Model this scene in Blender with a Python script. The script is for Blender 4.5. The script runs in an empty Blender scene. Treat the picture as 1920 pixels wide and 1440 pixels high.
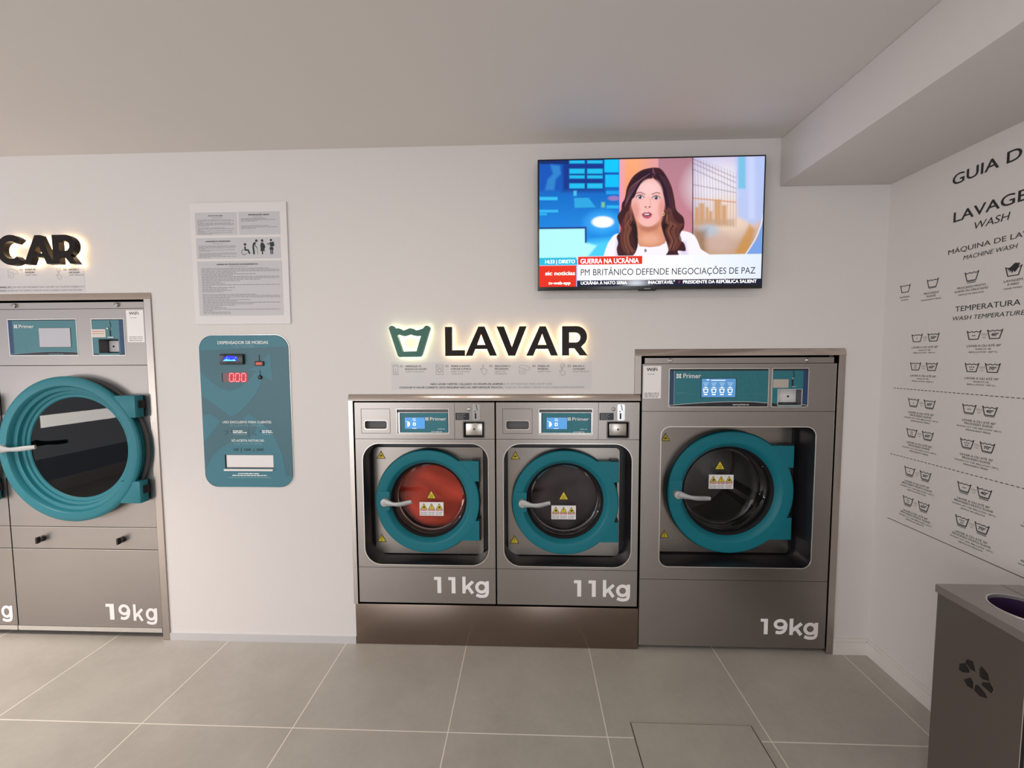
import bpy, bmesh, math, random
import numpy as np
from mathutils import Vector, Matrix
from mathutils.geometry import tessellate_polygon

random.seed(7)
sc = bpy.context.scene
COL = sc.collection
PI = math.pi

# ------------------------------------------------------------------ camera
XR, ZC = 1.6117, 2.3846            # right wall, ceiling height
f_px, yaw, pitch, roll, CD, CH = 783.7186, 0.0375, 0.0623, -0.0045, 1.9673, 1.414
cd = bpy.data.cameras.new('camera'); cam = bpy.data.objects.new('camera', cd); COL.objects.link(cam)
cd.sensor_fit = 'HORIZONTAL'; cd.sensor_width = 36.0; cd.lens = 36.0 * f_px / 1920.0
cd.clip_start = 0.02
fw = Vector((-math.sin(yaw) * math.cos(pitch), math.cos(yaw) * math.cos(pitch), -math.sin(pitch)))
rt = Vector((math.cos(yaw), math.sin(yaw), 0)); up = rt.cross(fw)
r2 = rt * math.cos(roll) + up * math.sin(roll); u2 = up * math.cos(roll) - rt * math.sin(roll)
m3 = Matrix((r2, u2, -fw)).transposed()
cam.matrix_world = Matrix.Translation((0, -CD, CH)) @ m3.to_4x4()
sc.camera = cam

# ------------------------------------------------------------------ world, lights, exposure
w = bpy.data.worlds.new('world'); sc.world = w; w.use_nodes = True
w.node_tree.nodes['Background'].inputs[0].default_value = (0.75, 0.82, 1.0, 1)
w.node_tree.nodes['Background'].inputs[1].default_value = 0.6
vs = sc.view_settings
sc.display_settings.display_device = 'sRGB'
vs.view_transform = 'Standard'; vs.look = 'None'; vs.gamma = 1.0; vs.use_curve_mapping = False
vs.exposure = 0.0

def area(name, loc, target, sx, sy, power, color):
    l = bpy.data.lights.new(name, 'AREA'); l.shape = 'RECTANGLE'; l.size = sx; l.size_y = sy
    l.energy = power; l.color = color
    o = bpy.data.objects.new(name, l); COL.objects.link(o)
    o.location = loc
    o.rotation_euler = (Vector(target) - Vector(loc)).to_track_quat('-Z', 'Y').to_euler()
    return o
# daylight through the shop windows: left side and front, plus added lamps
area('daylight_left', (-4.97, -2.55, 1.3), (0, -2.55, 0.4), 3.0, 1.9, 13, (1.0, 0.96, 0.94))
area('street_reflection_lamp', (-4.96, -2.85, 0.795), (0, -2.85, 0.795), 1.6, 0.13, 11, (1.0, 0.93, 0.86))  # strip lamp shaped to mirror as a bright band in the dryer glass
area('daylight_front', (-3.3, -5.46, 1.25), (-2.3, 0, -1.3), 2.6, 2.2, 84, (1.0, 0.985, 0.985))
area('fill_front_right', (0.9, -5.46, 1.0), (1.0, 0, -1.0), 1.2, 1.9, 26, (0.97, 0.985, 1.0))  # added lamp, lifts the floor and bin at the right
# the shop's ceiling downlights, and an added fill panel before the dryers
for x, e in ((-0.83, 4.2), (-0.435, 4.2), (0.38, 4.2)):
    p_ = area('ceiling_downlight', (x, -1.75, ZC - 0.012), (x, -1.75, 0), 0.08, 0.08, e, (1.0, 0.86, 0.70)); p_.data.shape = 'DISK'
p_ = area('fill_panel_left', (-3.3, -1.35, ZC - 0.012), (-3.3, -1.35, 0), 0.6, 0.6, 49, (1.0, 0.87, 0.78)); p_.data.spread = math.radians(115)  # added out of view to brighten the left floor and dryers

# ------------------------------------------------------------------ helpers
def lin(c):
    out = []
    for v in c[:3]:
        v = v / 255.0
        out.append(v / 12.92 if v <= 0.04045 else ((v + 0.055) / 1.055) ** 2.4)
    return tuple(out) + (1.0,)

MATS = {}
def mat(name, rgb=None, rough=0.5, metal=0.0, emit=None, strength=1.0, noise=0.0, nscale=8.0, bump=0.0, coat=0.0, spec=0.5, lincol=None):
    if name in MATS: return MATS[name]
    m = bpy.data.materials.new(name); m.use_nodes = True
    nt = m.node_tree; b = nt.nodes['Principled BSDF']
    c = lincol + (1.0,) if lincol else lin(rgb)
    b.inputs['Base Color'].default_value = c
    b.inputs['Roughness'].default_value = rough; b.inputs['Metallic'].default_value = metal
    b.inputs['Specular IOR Level'].default_value = spec
    if coat: b.inputs['Coat Weight'].default_value = coat; b.inputs['Coat Roughness'].default_value = 0.08
    if emit:
        b.inputs['Emission Color'].default_value = lin(emit); b.inputs['Emission Strength'].default_value = strength
    if noise or bump:
        tc = nt.nodes.new('ShaderNodeNewGeometry')
        n = nt.nodes.new('ShaderNodeTexNoise'); n.inputs['Scale'].default_value = nscale; n.inputs['Detail'].default_value = 5
        nt.links.new(tc.outputs['Position'], n.inputs['Vector'])
        if noise:
            r = nt.nodes.new('ShaderNodeMapRange'); r.inputs['To Min'].default_value = 1 - noise; r.inputs['To Max'].default_value = 1 + noise
            nt.links.new(n.outputs['Fac'], r.inputs['Value'])
            mx = nt.nodes.new('ShaderNodeVectorMath'); mx.operation = 'SCALE'; mx.inputs[0].default_value = c[:3]
            nt.links.new(r.outputs['Result'], mx.inputs['Scale']); nt.links.new(mx.outputs['Vector'], b.inputs['Base Color'])
        if bump:
            bp = nt.nodes.new('ShaderNodeBump'); bp.inputs['Strength'].default_value = bump; bp.inputs['Distance'].default_value = 0.002
            nt.links.new(n.outputs['Fac'], bp.inputs['Height']); nt.links.new(bp.outputs['Normal'], b.inputs['Normal'])
    MATS[name] = m
    return m

def brushed(name, lincol, rough, aniso, tangent):
    """brushed stainless steel: fine grain drawn along one direction"""
    m = bpy.data.materials.new(name); m.use_nodes = True; nt = m.node_tree; b = nt.nodes['Principled BSDF']
    b.inputs['Metallic'].default_value = 1.0; b.inputs['Anisotropic'].default_value = aniso; b.inputs['Anisotropic Rotation'].default_value = 0.25
    g = nt.nodes.new('ShaderNodeNewGeometry'); t = nt.nodes.new('ShaderNodeVectorMath'); t.operation = 'CROSS_PRODUCT'
    t.inputs[1].default_value = tangent
    nt.links.new(g.outputs['Normal'], t.inputs[0]); nt.links.new(t.outputs['Vector'], b.inputs['Tangent'])
    mp = nt.nodes.new('ShaderNodeMapping')
    mp.inputs['Scale'].default_value = (3.0, 3.0, 700.0)
    nt.links.new(g.outputs['Position'], mp.inputs['Vector'])
    n = nt.nodes.new('ShaderNodeTexNoise'); n.inputs['Scale'].default_value = 1.0; n.inputs['Detail'].default_value = 3
    nt.links.new(mp.outputs['Vector'], n.inputs['Vector'])
    n2 = nt.nodes.new('ShaderNodeTexNoise'); n2.inputs['Scale'].default_value = 2.2; n2.inputs['Detail'].default_value = 2
    nt.links.new(g.outputs['Position'], n2.inputs['Vector'])
    ad = nt.nodes.new('ShaderNodeMath'); ad.operation = 'ADD'
    nt.links.new(n.outputs['Fac'], ad.inputs[0]); nt.links.new(n2.outputs['Fac'], ad.inputs[1])
    r = nt.nodes.new('ShaderNodeMapRange'); r.inputs['From Max'].default_value = 2.0
    r.inputs['To Min'].default_value = 0.88; r.inputs['To Max'].default_value = 1.12
    nt.links.new(ad.outputs[0], r.inputs['Value'])
    mx = nt.nodes.new('ShaderNodeVectorMath'); mx.operation = 'SCALE'; mx.inputs[0].default_value = lincol
    nt.links.new(r.outputs['Result'], mx.inputs['Scale']); nt.links.new(mx.outputs['Vector'], b.inputs['Base Color'])
    r3 = nt.nodes.new('ShaderNodeMapRange'); r3.inputs['To Min'].default_value = rough - 0.04; r3.inputs['To Max'].default_value = rough + 0.04
    nt.links.new(n.outputs['Fac'], r3.inputs['Value']); nt.links.new(r3.outputs['Result'], b.inputs['Roughness'])
    MATS[name] = m
    return m

def glass(name, tint=(1, 1, 1), fac=1.0, rough=0.01):
    m = bpy.data.materials.new(name); m.use_nodes = True; nt = m.node_tree
    for n in list(nt.nodes): nt.nodes.remove(n)
    out = nt.nodes.new('ShaderNodeOutputMaterial'); mix = nt.nodes.new('ShaderNodeMixShader')
    tr = nt.nodes.new('ShaderNodeBsdfTransparent'); tr.inputs[0].default_value = tuple(tint) + (1,)
    gl = nt.nodes.new('ShaderNodeBsdfGlossy'); gl.inputs['Roughness'].default_value = rough
    fr = nt.nodes.new('ShaderNodeFresnel'); fr.inputs[0].default_value = 1.52
    mu = nt.nodes.new('ShaderNodeMath'); mu.operation = 'MULTIPLY'; mu.inputs[1].default_value = fac
    nt.links.new(fr.outputs[0], mu.inputs[0]); nt.links.new(mu.outputs[0], mix.inputs[0])
    nt.links.new(tr.outputs[0], mix.inputs[1]); nt.links.new(gl.outputs[0], mix.inputs[2]); nt.links.new(mix.outputs[0], out.inputs[0])
    MATS[name] = m
    return m

# plane maps: (u, v, w) -> world, w grows out of the surface towards the room
def BACK(u, v, w): return (u, -w, v)
def RIGHT(u, v, w): return (XR - w, -u, v)

class MB:
    def __init__(self, fmap=BACK): self.v = []; self.f = []; self.m = fmap
    def add(self, verts, faces):
        o = len(self.v); self.v += [tuple(p) for p in verts]; self.f += [tuple(i + o for i in q) for q in faces]; return self
    def prism(self, loops, w0, w1, back=True):
        """loops: outer outline then holes, extruded from w0 (wall side) to w1 (room side)"""
        if not isinstance(loops[0][0], (tuple, list)): loops = [loops]
        pts = [p for l in loops for p in l]; n = len(pts)
        tris = tessellate_polygon([[Vector((p[0], p[1], 0)) for p in l] for l in loops])
        V = [self.m(p[0], p[1], w1) for p in pts] + [self.m(p[0], p[1], w0) for p in pts]
        F = [tuple(t) for t in tris]
        if back: F += [tuple(i + n for i in reversed(t)) for t in tris]
        k = 0
        for l in loops:
            c = len(l)
            for i in range(c):
                a, b = k + i, k + (i + 1) % c
                F.append((a, b, b + n, a + n))
            k += c
        return self.add(V, F)
    def flat(self, loops, w):
        if not isinstance(loops[0][0], (tuple, list)): loops = [loops]
        pts = [p for l in loops for p in l]
        tris = tessellate_polygon([[Vector((p[0], p[1], 0)) for p in l] for l in loops])
        return self.add([self.m(p[0], p[1], w) for p in pts], [tuple(t) for t in tris])
    def rect(self, u0, u1, v0, v1, w0, w1): return self.prism([(u0, v0), (u1, v0), (u1, v1), (u0, v1)], w0, w1)
    def frect(self, u0, u1, v0, v1, w): return self.flat([(u0, v0), (u1, v0), (u1, v1), (u0, v1)], w)
    def box(self, x0, x1, y0, y1, z0, z1, bevel=0.0, seg=2):
        bm = bmesh.new(); bmesh.ops.create_cube(bm, size=1.0)
        for q in bm.verts: q.co = Vector(((x0 + x1) / 2 + q.co.x * (x1 - x0), (y0 + y1) / 2 + q.co.y * (y1 - y0), (z0 + z1) / 2 + q.co.z * (z1 - z0)))
        if bevel: bmesh.ops.bevel(bm, geom=bm.edges[:], offset=bevel, segments=seg, profile=0.5, affect='EDGES')
        bm.verts.index_update()
        self.add([q.co.copy() for q in bm.verts], [[q.index for q in fc.verts] for fc in bm.faces]); bm.free(); return self
    def lathe(self, prof, cu, cv, seg=96, closed=False):
        """prof: list of (radius, w); turned about the axis through (cu, cv)"""
        V = []; F = []; n = len(prof)
        for i in range(seg):
            a = 2 * PI * i / seg
            for r, w in prof: V.append(self.m(cu + r * math.cos(a), cv + r * math.sin(a), w))
        for i in range(seg):
            j = (i + 1) % seg
            for k in range(n if closed else n - 1):
                l = (k + 1) % n
                F.append((i * n + k, j * n + k, j * n + l, i * n + l))
        return self.add(V, F)
    def tube(self, pts, rad, seg=12, cap=True, flat=1.0):
        """sweep along world points; rad per point (or one number); flat squeezes along the second axis"""
        P = [Vector(p) for p in pts]; n = len(P)
        R = rad if isinstance(rad, (list, tuple)) else [rad] * n
        V = []; F = []; ref = None
        for i in range(n):
            d = (P[min(i + 1, n - 1)] - P[max(i - 1, 0)]).normalized()
            if ref is None: ref = Vector((0, 0, 1)) if abs(d.z) < 0.9 else Vector((1, 0, 0))
            s = d.cross(ref).normalized(); t = s.cross(d).normalized(); ref = t
            for k in range(seg):
                a = 2 * PI * k / seg
                V.append(P[i] + s * (math.cos(a) * R[i] * flat) + t * (math.sin(a) * R[i]))
        for i in range(n - 1):
            for k in range(seg):
                l = (k + 1) % seg
                F.append((i * seg + k, i * seg + l, (i + 1) * seg + l, (i + 1) * seg + k))
        if cap:
            F.append(tuple(range(seg))[::-1]); F.append(tuple((n - 1) * seg + k for k in range(seg)))
        return self.add(V, F)
    def line(self, pts, width, w, closed=False):
        """flat stroked polyline with mitred joints on the plane"""
        n = len(pts); L = []; Rr = []
        for i in range(n):
            a = pts[(i - 1) % n] if (closed or i > 0) else pts[i]
            b = pts[(i + 1) % n] if (closed or i < n - 1) else pts[i]
            p = pts[i]
            d1 = Vector((p[0] - a[0], p[1] - a[1])); d2 = Vector((b[0] - p[0], b[1] - p[1]))
            if d1.length < 1e-9: d1 = d2
            if d2.length < 1e-9: d2 = d1
            d1.normalize(); d2.normalize()
            nn = Vector((-d1.y - d2.y, d1.x + d2.x))
            if nn.length < 1e-6: nn = Vector((-d1.y, d1.x))
            nn.normalize(); s = width / 2 / max(0.35, nn.dot(Vector((-d1.y, d1.x))))
            L.append(self.m(p[0] + nn.x * s, p[1] + nn.y * s, w)); Rr.append(self.m(p[0] - nn.x * s, p[1] - nn.y * s, w))
        F = [(i, (i + 1) % n, n + (i + 1) % n, n + i) for i in range(n if closed else n - 1)]
        return self.add(L + Rr, F)
    def disc(self, cu, cv, r, w, seg=20, ru=None):
        return self.flat([(cu + (ru or r) * math.cos(2 * PI * i / seg), cv + r * math.sin(2 * PI * i / seg)) for i in range(seg)], w)

ROOT = {}
def tag(o, label=None, cat=None, group=None, kind=None):
    if label: o['label'] = label
    if cat: o['category'] = cat
    if group: o['group'] = group
    if kind: o['kind'] = kind
    return o
def thing(name, loc, label, cat, group=None):
    o = bpy.data.objects.new(name, None); COL.objects.link(o); o.location = loc
    o.empty_display_size = 0.1; ROOT[o.name] = Vector(loc)
    return tag(o, label, cat, group)
def base_of(o):
    while o.parent: o = o.parent
    return ROOT.get(o.name, Vector((0, 0, 0)))
def obj(name, mb, material, parent=None, smooth=True, label=None):
    base = base_of(parent) if parent else Vector((0, 0, 0))
    me = bpy.data.meshes.new(name)
    me.from_pydata([Vector(p) - base for p in mb.v], [], mb.f); me.update()
    bm = bmesh.new(); bm.from_mesh(me); bmesh.ops.remove_doubles(bm, verts=bm.verts[:], dist=1e-6)
    bmesh.ops.recalc_face_normals(bm, faces=bm.faces[:]); bm.to_mesh(me); bm.free()
    me.materials.append(MATS[material] if isinstance(material, str) else material)
    if smooth:
        me.polygons.foreach_set('use_smooth', [True] * len(me.polygons)); me.set_sharp_from_angle(angle=math.radians(32))
    o = bpy.data.objects.new(name, me); COL.objects.link(o)
    if parent: o.parent = parent
    if label: o['label'] = label
    return o
def struct(name, mb, material, smooth=True): return tag(obj(name, mb, material, None, smooth), kind='structure')

_tc = bpy.data.curves.new('lettering', 'FONT'); _to = bpy.data.objects.new('lettering', _tc); COL.objects.link(_to)
def tmesh(body, gap=1.0):
    _tc.body = body; _tc.space_character = gap; _tc.resolution_u = 5; _tc.fill_mode = 'FRONT'
    dg = bpy.context.evaluated_depsgraph_get(); dg.update()
    me = bpy.data.meshes.new_from_object(_to.evaluated_get(dg))
    V = [(q.co.x, q.co.y) for q in me.vertices]; F = [tuple(p.vertices) for p in me.polygons]
    bpy.data.meshes.remove(me)
    return V, F
def text(mb, body, u0, u1, v0, v1, w, bold=0.0, slant=0.0, align='L', gap=1.0, ratio=1.0):
    """write body with its capitals from v0 (baseline) to v1; u1 None keeps the letter proportions times ratio"""
    V, F = tmesh(body, gap)
    if not V: return mb
    x0 = min(p[0] for p in V) - bold; x1 = max(p[0] for p in V) + bold; sy = (v1 - v0) / (0.682 + bold)
    sx = (u1 - u0) / (x1 - x0) if u1 is not None else sy * ratio
    wd = (x1 - x0) * sx; off = u0 if align == 'L' else (u0 - wd / 2 if align == 'C' else u0 - wd)
    k = bold * 0.8
    for q, (dx, dy) in enumerate(((-k, 0), (k, 0), (0, k * .6), (0, -k * .6)) if bold else ((0, 0),)):      # heavier weight: the same glyphs laid over each other
        mb.add([mb.m(off + (p[0] + dx - x0) * sx + slant * p[1] * sy, v0 + (p[1] + dy) * sy, w + q * 0.00007) for p in V], F)
    return mb
def tobj(name, parent, material, body, u0, u1, v0, v1, w, fmap=BACK, **k):
    label = k.pop('label', None)
    return obj(name, text(MB(fmap), body, u0, u1, v0, v1, w, **k), material, parent, smooth=False, label=label)
def small_print(mb, u0, u1, v0, v1, w, rnd, fill=0.55):
    """a line of print too small to read: word-long dashes"""
    u = u0
    while u < u1 - 0.002:
        l = min(rnd.uniform(0.006, 0.022), u1 - u)
        h = (v1 - v0)
        mb.frect(u, u + l, v0 + h * (0.5 - fill / 2), v0 + h * (0.5 + fill / 2), w)
        u += l + 0.0028
    return mb
def rr(u0, u1, v0, v1, r, seg=8):
    out = []
    for cu, cv, a0 in ((u1 - r, v1 - r, 0), (u0 + r, v1 - r, 90), (u0 + r, v0 + r, 180), (u1 - r, v0 + r, 270)):
        for i in range(seg + 1):
            a = math.radians(a0 + 90.0 * i / seg); out.append((cu + r * math.cos(a), cv + r * math.sin(a)))
    return out
def circ(cu, cv, r, seg=48, ru=None): return [(cu + (ru or r) * math.cos(2 * PI * i / seg), cv + r * math.sin(2 * PI * i / seg)) for i in range(seg)]
def rc(u0, u1, v0, v1): return [(u0, v0), (u1, v0), (u1, v1), (u0, v1)]

# ------------------------------------------------------------------ materials
mat('wall_paint', lincol=(0.70, 0.67, 0.655), rough=0.55, bump=0.05, nscale=60, noise=0.012)
mat('ceiling_paint', lincol=(0.69, 0.66, 0.64), rough=0.7, noise=0.012, nscale=2)
mat('skirting', lincol=(0.74, 0.72, 0.68), rough=0.35)
mat('alu_skirting', lincol=(0.72, 0.72, 0.75), rough=0.3, metal=0.55)
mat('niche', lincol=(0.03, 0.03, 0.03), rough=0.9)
brushed('steel', (0.37, 0.34, 0.32), 0.37, 0.45, (0.02, 0.03, 1.0))
brushed('steel_trim', (0.50, 0.455, 0.42), 0.25, 0.85, (0.02, 0.03, 1.0))
brushed('steel_plinth', (0.27, 0.215, 0.185), 0.24, 0.4, (0.02, 0.03, 1.0))
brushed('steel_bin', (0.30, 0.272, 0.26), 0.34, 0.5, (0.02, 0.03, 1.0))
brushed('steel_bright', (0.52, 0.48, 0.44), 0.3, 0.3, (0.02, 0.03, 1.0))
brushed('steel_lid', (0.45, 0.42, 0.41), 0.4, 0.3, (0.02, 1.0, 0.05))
brushed('steel_lintel', (0.60, 0.53, 0.48), 0.13, 0.0, (0.02, 0.03, 1.0))
mat('chrome', lincol=(0.62, 0.62, 0.62), rough=0.22, metal=1.0)
mat('handle_metal', lincol=(0.42, 0.43, 0.43), rough=0.4, metal=0.35)
mat('edge', lincol=(0.80, 0.78, 0.74), rough=0.25, metal=0.8)
mat('groove', lincol=(0.012, 0.011, 0.011), rough=0.7)
mat('rubber', lincol=(0.014, 0.013, 0.016), rough=0.35)
mat('rubber_matt', lincol=(0.008, 0.008, 0.010), rough=0.6, spec=0.15)
mat('teal', lincol=(0.006, 0.160, 0.205), rough=0.4, spec=0.3)
mat('teal_dryer', lincol=(0.015, 0.175, 0.22), rough=0.4, spec=0.35)
mat('drum_steel', lincol=(0.30, 0.29, 0.28), rough=0.35, metal=1.0)
mat('black_plastic', lincol=(0.012, 0.012, 0.014), rough=0.32)
mat('grey_plastic', lincol=(0.10, 0.10, 0.105), rough=0.5)
mat('white_vinyl', lincol=(0.86, 0.84, 0.84), rough=0.45)
mat('white_plastic', lincol=(0.80, 0.78, 0.78), rough=0.4)
mat('sticker_grey', lincol=(0.63, 0.615, 0.625), rough=0.5)
mat('poster_white', lincol=(0.74, 0.72, 0.72), rough=0.5)
mat('poster_grey', lincol=(0.56, 0.555, 0.58), rough=0.5)
mat('ink', lincol=(0.015, 0.017, 0.018), rough=0.6)
mat('ink_soft', lincol=(0.10, 0.10, 0.105), rough=0.6)
mat('ink_faint', lincol=(0.27, 0.265, 0.27), rough=0.6)
mat('ink_green', lincol=(0.010, 0.030, 0.028), rough=0.6)
mat('yellow', lincol=(0.78, 0.60, 0.02), rough=0.45)
mat('label_red', lincol=(0.55, 0.05, 0.05), rough=0.5)
mat('letter_black', lincol=(0.010, 0.006, 0.005), rough=0.35, spec=0.2)
mat('letter_green', lincol=(0.012, 0.115, 0.085), rough=0.4)
mat('led_warm', rgb=(255, 226, 180), emit=(255, 224, 176), strength=5.0)
mat('led_lime', rgb=(255, 255, 214), emit=(246, 255, 205), strength=4.0)
mat('panel_teal', lincol=(0.014, 0.165, 0.21), rough=0.4)
mat('panel_teal_dry', lincol=(0.055, 0.20, 0.235), rough=0.4)
mat('panel_line', lincol=(0.08, 0.27, 0.32), rough=0.4)
mat('panel_navy', lincol=(0.010, 0.045, 0.13), rough=0.4)
mat('panel_dark', lincol=(0.008, 0.009, 0.014), rough=0.35)
mat('screen_blue', rgb=(60, 120, 180), emit=(96, 156, 205), strength=0.55, rough=0.25)
mat('screen_blue_b', rgb=(60, 130, 190), emit=(70, 150, 215), strength=0.6, rough=0.25)
mat('screen_icon', rgb=(230, 240, 250), emit=(235, 242, 250), strength=0.8)
mat('screen_pale', lincol=(0.50, 0.50, 0.54), rough=0.3)
mat('beige', lincol=(0.46, 0.41, 0.36), rough=0.6)
mat('cream', lincol=(0.72, 0.66, 0.58), rough=0.6)
mat('changer_grey', lincol=(0.044, 0.136, 0.176), rough=0.42)
mat('changer_teal', lincol=(0.038, 0.182, 0.242), rough=0.42)
mat('changer_text', lincol=(0.80, 0.85, 0.86), rough=0.5)
mat('changer_text_soft', lincol=(0.22, 0.42, 0.47), rough=0.5)
mat('changer_text_dark', lincol=(0.015, 0.07, 0.09), rough=0.5)
mat('led_red', rgb=(255, 60, 70), emit=(255, 150, 150), strength=1.1)
mat('led_red_back', lincol=(0.30, 0.012, 0.03), rough=0.4, emit=(190, 20, 40), strength=0.5)
mat('led_red_off', lincol=(0.20, 0.09, 0.10), rough=0.4)
mat('red_button', lincol=(0.60, 0.12, 0.07), rough=0.4, emit=(200, 60, 40), strength=0.25)
mat('blue_glow', rgb=(20, 40, 220), emit=(16, 30, 215), strength=0.9)
mat('blue_glow_hi', rgb=(90, 190, 255), emit=(90, 190, 255), strength=1.1)
mat('red_cloth', lincol=(0.58, 0.062, 0.032), rough=0.8, spec=0.2, noise=0.4, nscale=7)  # strong colour noise stands in for shaded folds
mat('brown_cloth', lincol=(0.06, 0.042, 0.044), rough=0.85, spec=0.2, noise=0.5, nscale=7)
mat('dark_cloth', lincol=(0.020, 0.021, 0.026), rough=0.85, noise=0.3, nscale=9)
mat('tv_plastic', lincol=(0.008, 0.008, 0.009), rough=0.22)
mat('bag_purple', lincol=(0.035, 0.018, 0.06), rough=0.3)
mat('logo_dark', lincol=(0.010, 0.007, 0.006), rough=0.5)
mat('tv_white', rgb=(255, 255, 255), emit=(255, 255, 255), strength=1.0)
mat('tv_ink', lincol=(0.02, 0.02, 0.03), rough=0.5)
glass('bowl_glass', (0.95, 0.95, 0.95), 0.6)
glass('bowl_side', (0.7, 0.7, 0.7), 0.10, 0.05)
glass('dryer_glass', (0.30, 0.30, 0.32), 0.55)
brushed('steel_dark', (0.33, 0.30, 0.275), 0.32, 0.6, (0.02, 0.03, 1.0))

def floor_material(name, grout):
    m = bpy.data.materials.new(name); m.use_nodes = True; nt = m.node_tree; b = nt.nodes['Principled BSDF']; L = nt.links.new
    def nd(t): return nt.nodes.new('ShaderNode' + t)
    def mth(op, a, bb=None, c=None):
        q = nd('Math'); q.operation = op
        for i, x in enumerate((a, bb, c)):
            if x is None: continue
            if isinstance(x, (int, float)): q.inputs[i].default_value = x
            else: L(x, q.inputs[i])
        return q.outputs[0]
    g = nd('NewGeometry'); s = nd('SeparateXYZ'); L(g.outputs['Position'], s.inputs[0])
    n1 = nd('TexNoise'); n1.inputs['Scale'].default_value = 2.6; n1.inputs['Detail'].default_value = 6; n1.inputs['Roughness'].default_value = 0.62
    n2 = nd('TexNoise'); n2.inputs['Scale'].default_value = 38; n2.inputs['Detail'].default_value = 4
    L(g.outputs['Position'], n1.inputs['Vector']); L(g.outputs['Position'], n2.inputs['Vector'])
    mix = mth('ADD', mth('MULTIPLY', n1.outputs['Fac'], 0.8), mth('MULTIPLY', n2.outputs['Fac'], 0.2))
    cr = nd('ValToRGB'); L(mix, cr.inputs[0])
    cr.color_ramp.elements[0].position = 0.3; cr.color_ramp.elements[0].color = (0.375, 0.352, 0.316, 1)
    cr.color_ramp.elements[1].position = 0.7; cr.color_ramp.elements[1].color = (0.480, 0.454, 0.412, 1)
    col = cr.outputs[0]
    b.inputs['Roughness'].default_value = 0.36
    if grout:
        fx = mth('ABSOLUTE', mth('SUBTRACT', mth('FRACT', mth('DIVIDE', mth('ADD', s.outputs[0], 60.3049 + 0.3), 0.6)), 0.5))
        fy = mth('ABSOLUTE', mth('SUBTRACT', mth('FRACT', mth('DIVIDE', mth('ADD', s.outputs[1], 60.4804 + 0.3), 0.6)), 0.5))
        k = mth('MAXIMUM', mth('LESS_THAN', fx, 0.0021 / 0.6), mth('LESS_THAN', fy, 0.0021 / 0.6))
        mx = nd('Mix'); mx.data_type = 'RGBA'; L(k, mx.inputs['Factor']); L(col, mx.inputs['A']); mx.inputs['B'].default_value = (0.78, 0.73, 0.66, 1)
        col = mx.outputs['Result']
        L(mth('ADD', mth('MULTIPLY', k, 0.4), 0.36), b.inputs['Roughness'])
    L(col, b.inputs['Base Color'])
    MATS[name] = m
floor_material('floor_tile', True); floor_material('floor_tile_lid', False)

# ------------------------------------------------------------------ the room
XL, YF = -5.0, -5.5
struct('floor', MB().box(XL - 0.1, XR + 0.1, YF - 0.1, 0.95, -0.06, 0.0), 'floor_tile', False)
struct('ceiling', MB().box(XL - 0.1, XR + 0.1, YF - 0.1, 0.1, ZC, ZC + 0.08), 'ceiling_paint', False)
# back wall with the recesses the machines stand in
wl = [(XL, 0), (-3.491, 0), (-3.491, 1.7352), (-1.8083, 1.7352), (-1.8083, 0), (-0.8530, 0), (-0.8530, 0.2064), (-0.8592, 0.2064), (-0.8592, 1.2432), (0.4975, 1.2432),
      (0.4975, 1.4520), (1.4482, 1.4520), (1.4482, 0), (XR, 0), (XR, ZC), (XL, ZC)]
struct('wall_back', MB().prism(wl, -0.10, 0.0), 'wall_paint', False)
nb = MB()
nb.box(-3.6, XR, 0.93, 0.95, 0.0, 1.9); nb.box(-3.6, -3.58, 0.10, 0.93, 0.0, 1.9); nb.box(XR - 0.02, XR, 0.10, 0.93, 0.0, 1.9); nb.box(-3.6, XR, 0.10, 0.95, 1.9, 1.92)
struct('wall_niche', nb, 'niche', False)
struct('wall_right', MB().box(XR, XR + 0.1, YF, 0.1, 0.0, ZC), 'wall_paint', False)
# left and front walls with the shop windows the daylight comes through
def holed(u0, u1, v0, v1, a0, a1, b0, b1): return [rc(u0, u1, v0, v1), rc(a0, a1, b0, b1)]
struct('wall_left', MB(lambda u, v, w: (XL - 0.1 + w, u, v)).prism(holed(YF, 0.1, 0, ZC, -4.35, -0.85, 0.12, 2.32), 0, 0.1), 'wall_paint', False)
struct('wall_front', MB(lambda u, v, w: (u, YF - 0.1 + w, v)).prism(holed(XL, XR, 0, ZC, -4.65, -1.95, 0.08, 2.32) + [rc(0.25, 1.55, 0.02, 2.0)], 0, 0.1), 'wall_paint', False)
# the beam along the right wall
struct('trim_1', MB().box(1.131, XR, YF, 0.0, 2.1745, ZC, 0.004), 'wall_paint')
# skirting
def skirt(u0, u1, fm):
    b = MB(fm)
    b.rect(u0, u1, 0.0, 0.062, 0.0, 0.010); b.rect(u0, u1, 0.0615, 0.0665, 0.0, 0.0065); b.rect(u0, u1, 0.066, 0.077, 0.0, 0.0085)
    return b
struct('baseboard_back', skirt(1.449, XR - 0.0098, BACK), 'skirting', False)
struct('baseboard_right', skirt(0.0, -YF, RIGHT), 'skirting', False)
struct('baseboard_left', MB().rect(-1.808, -0.8535, 0.0, 0.037, 0.0, 0.006), 'alu_skirting', False)

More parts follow.
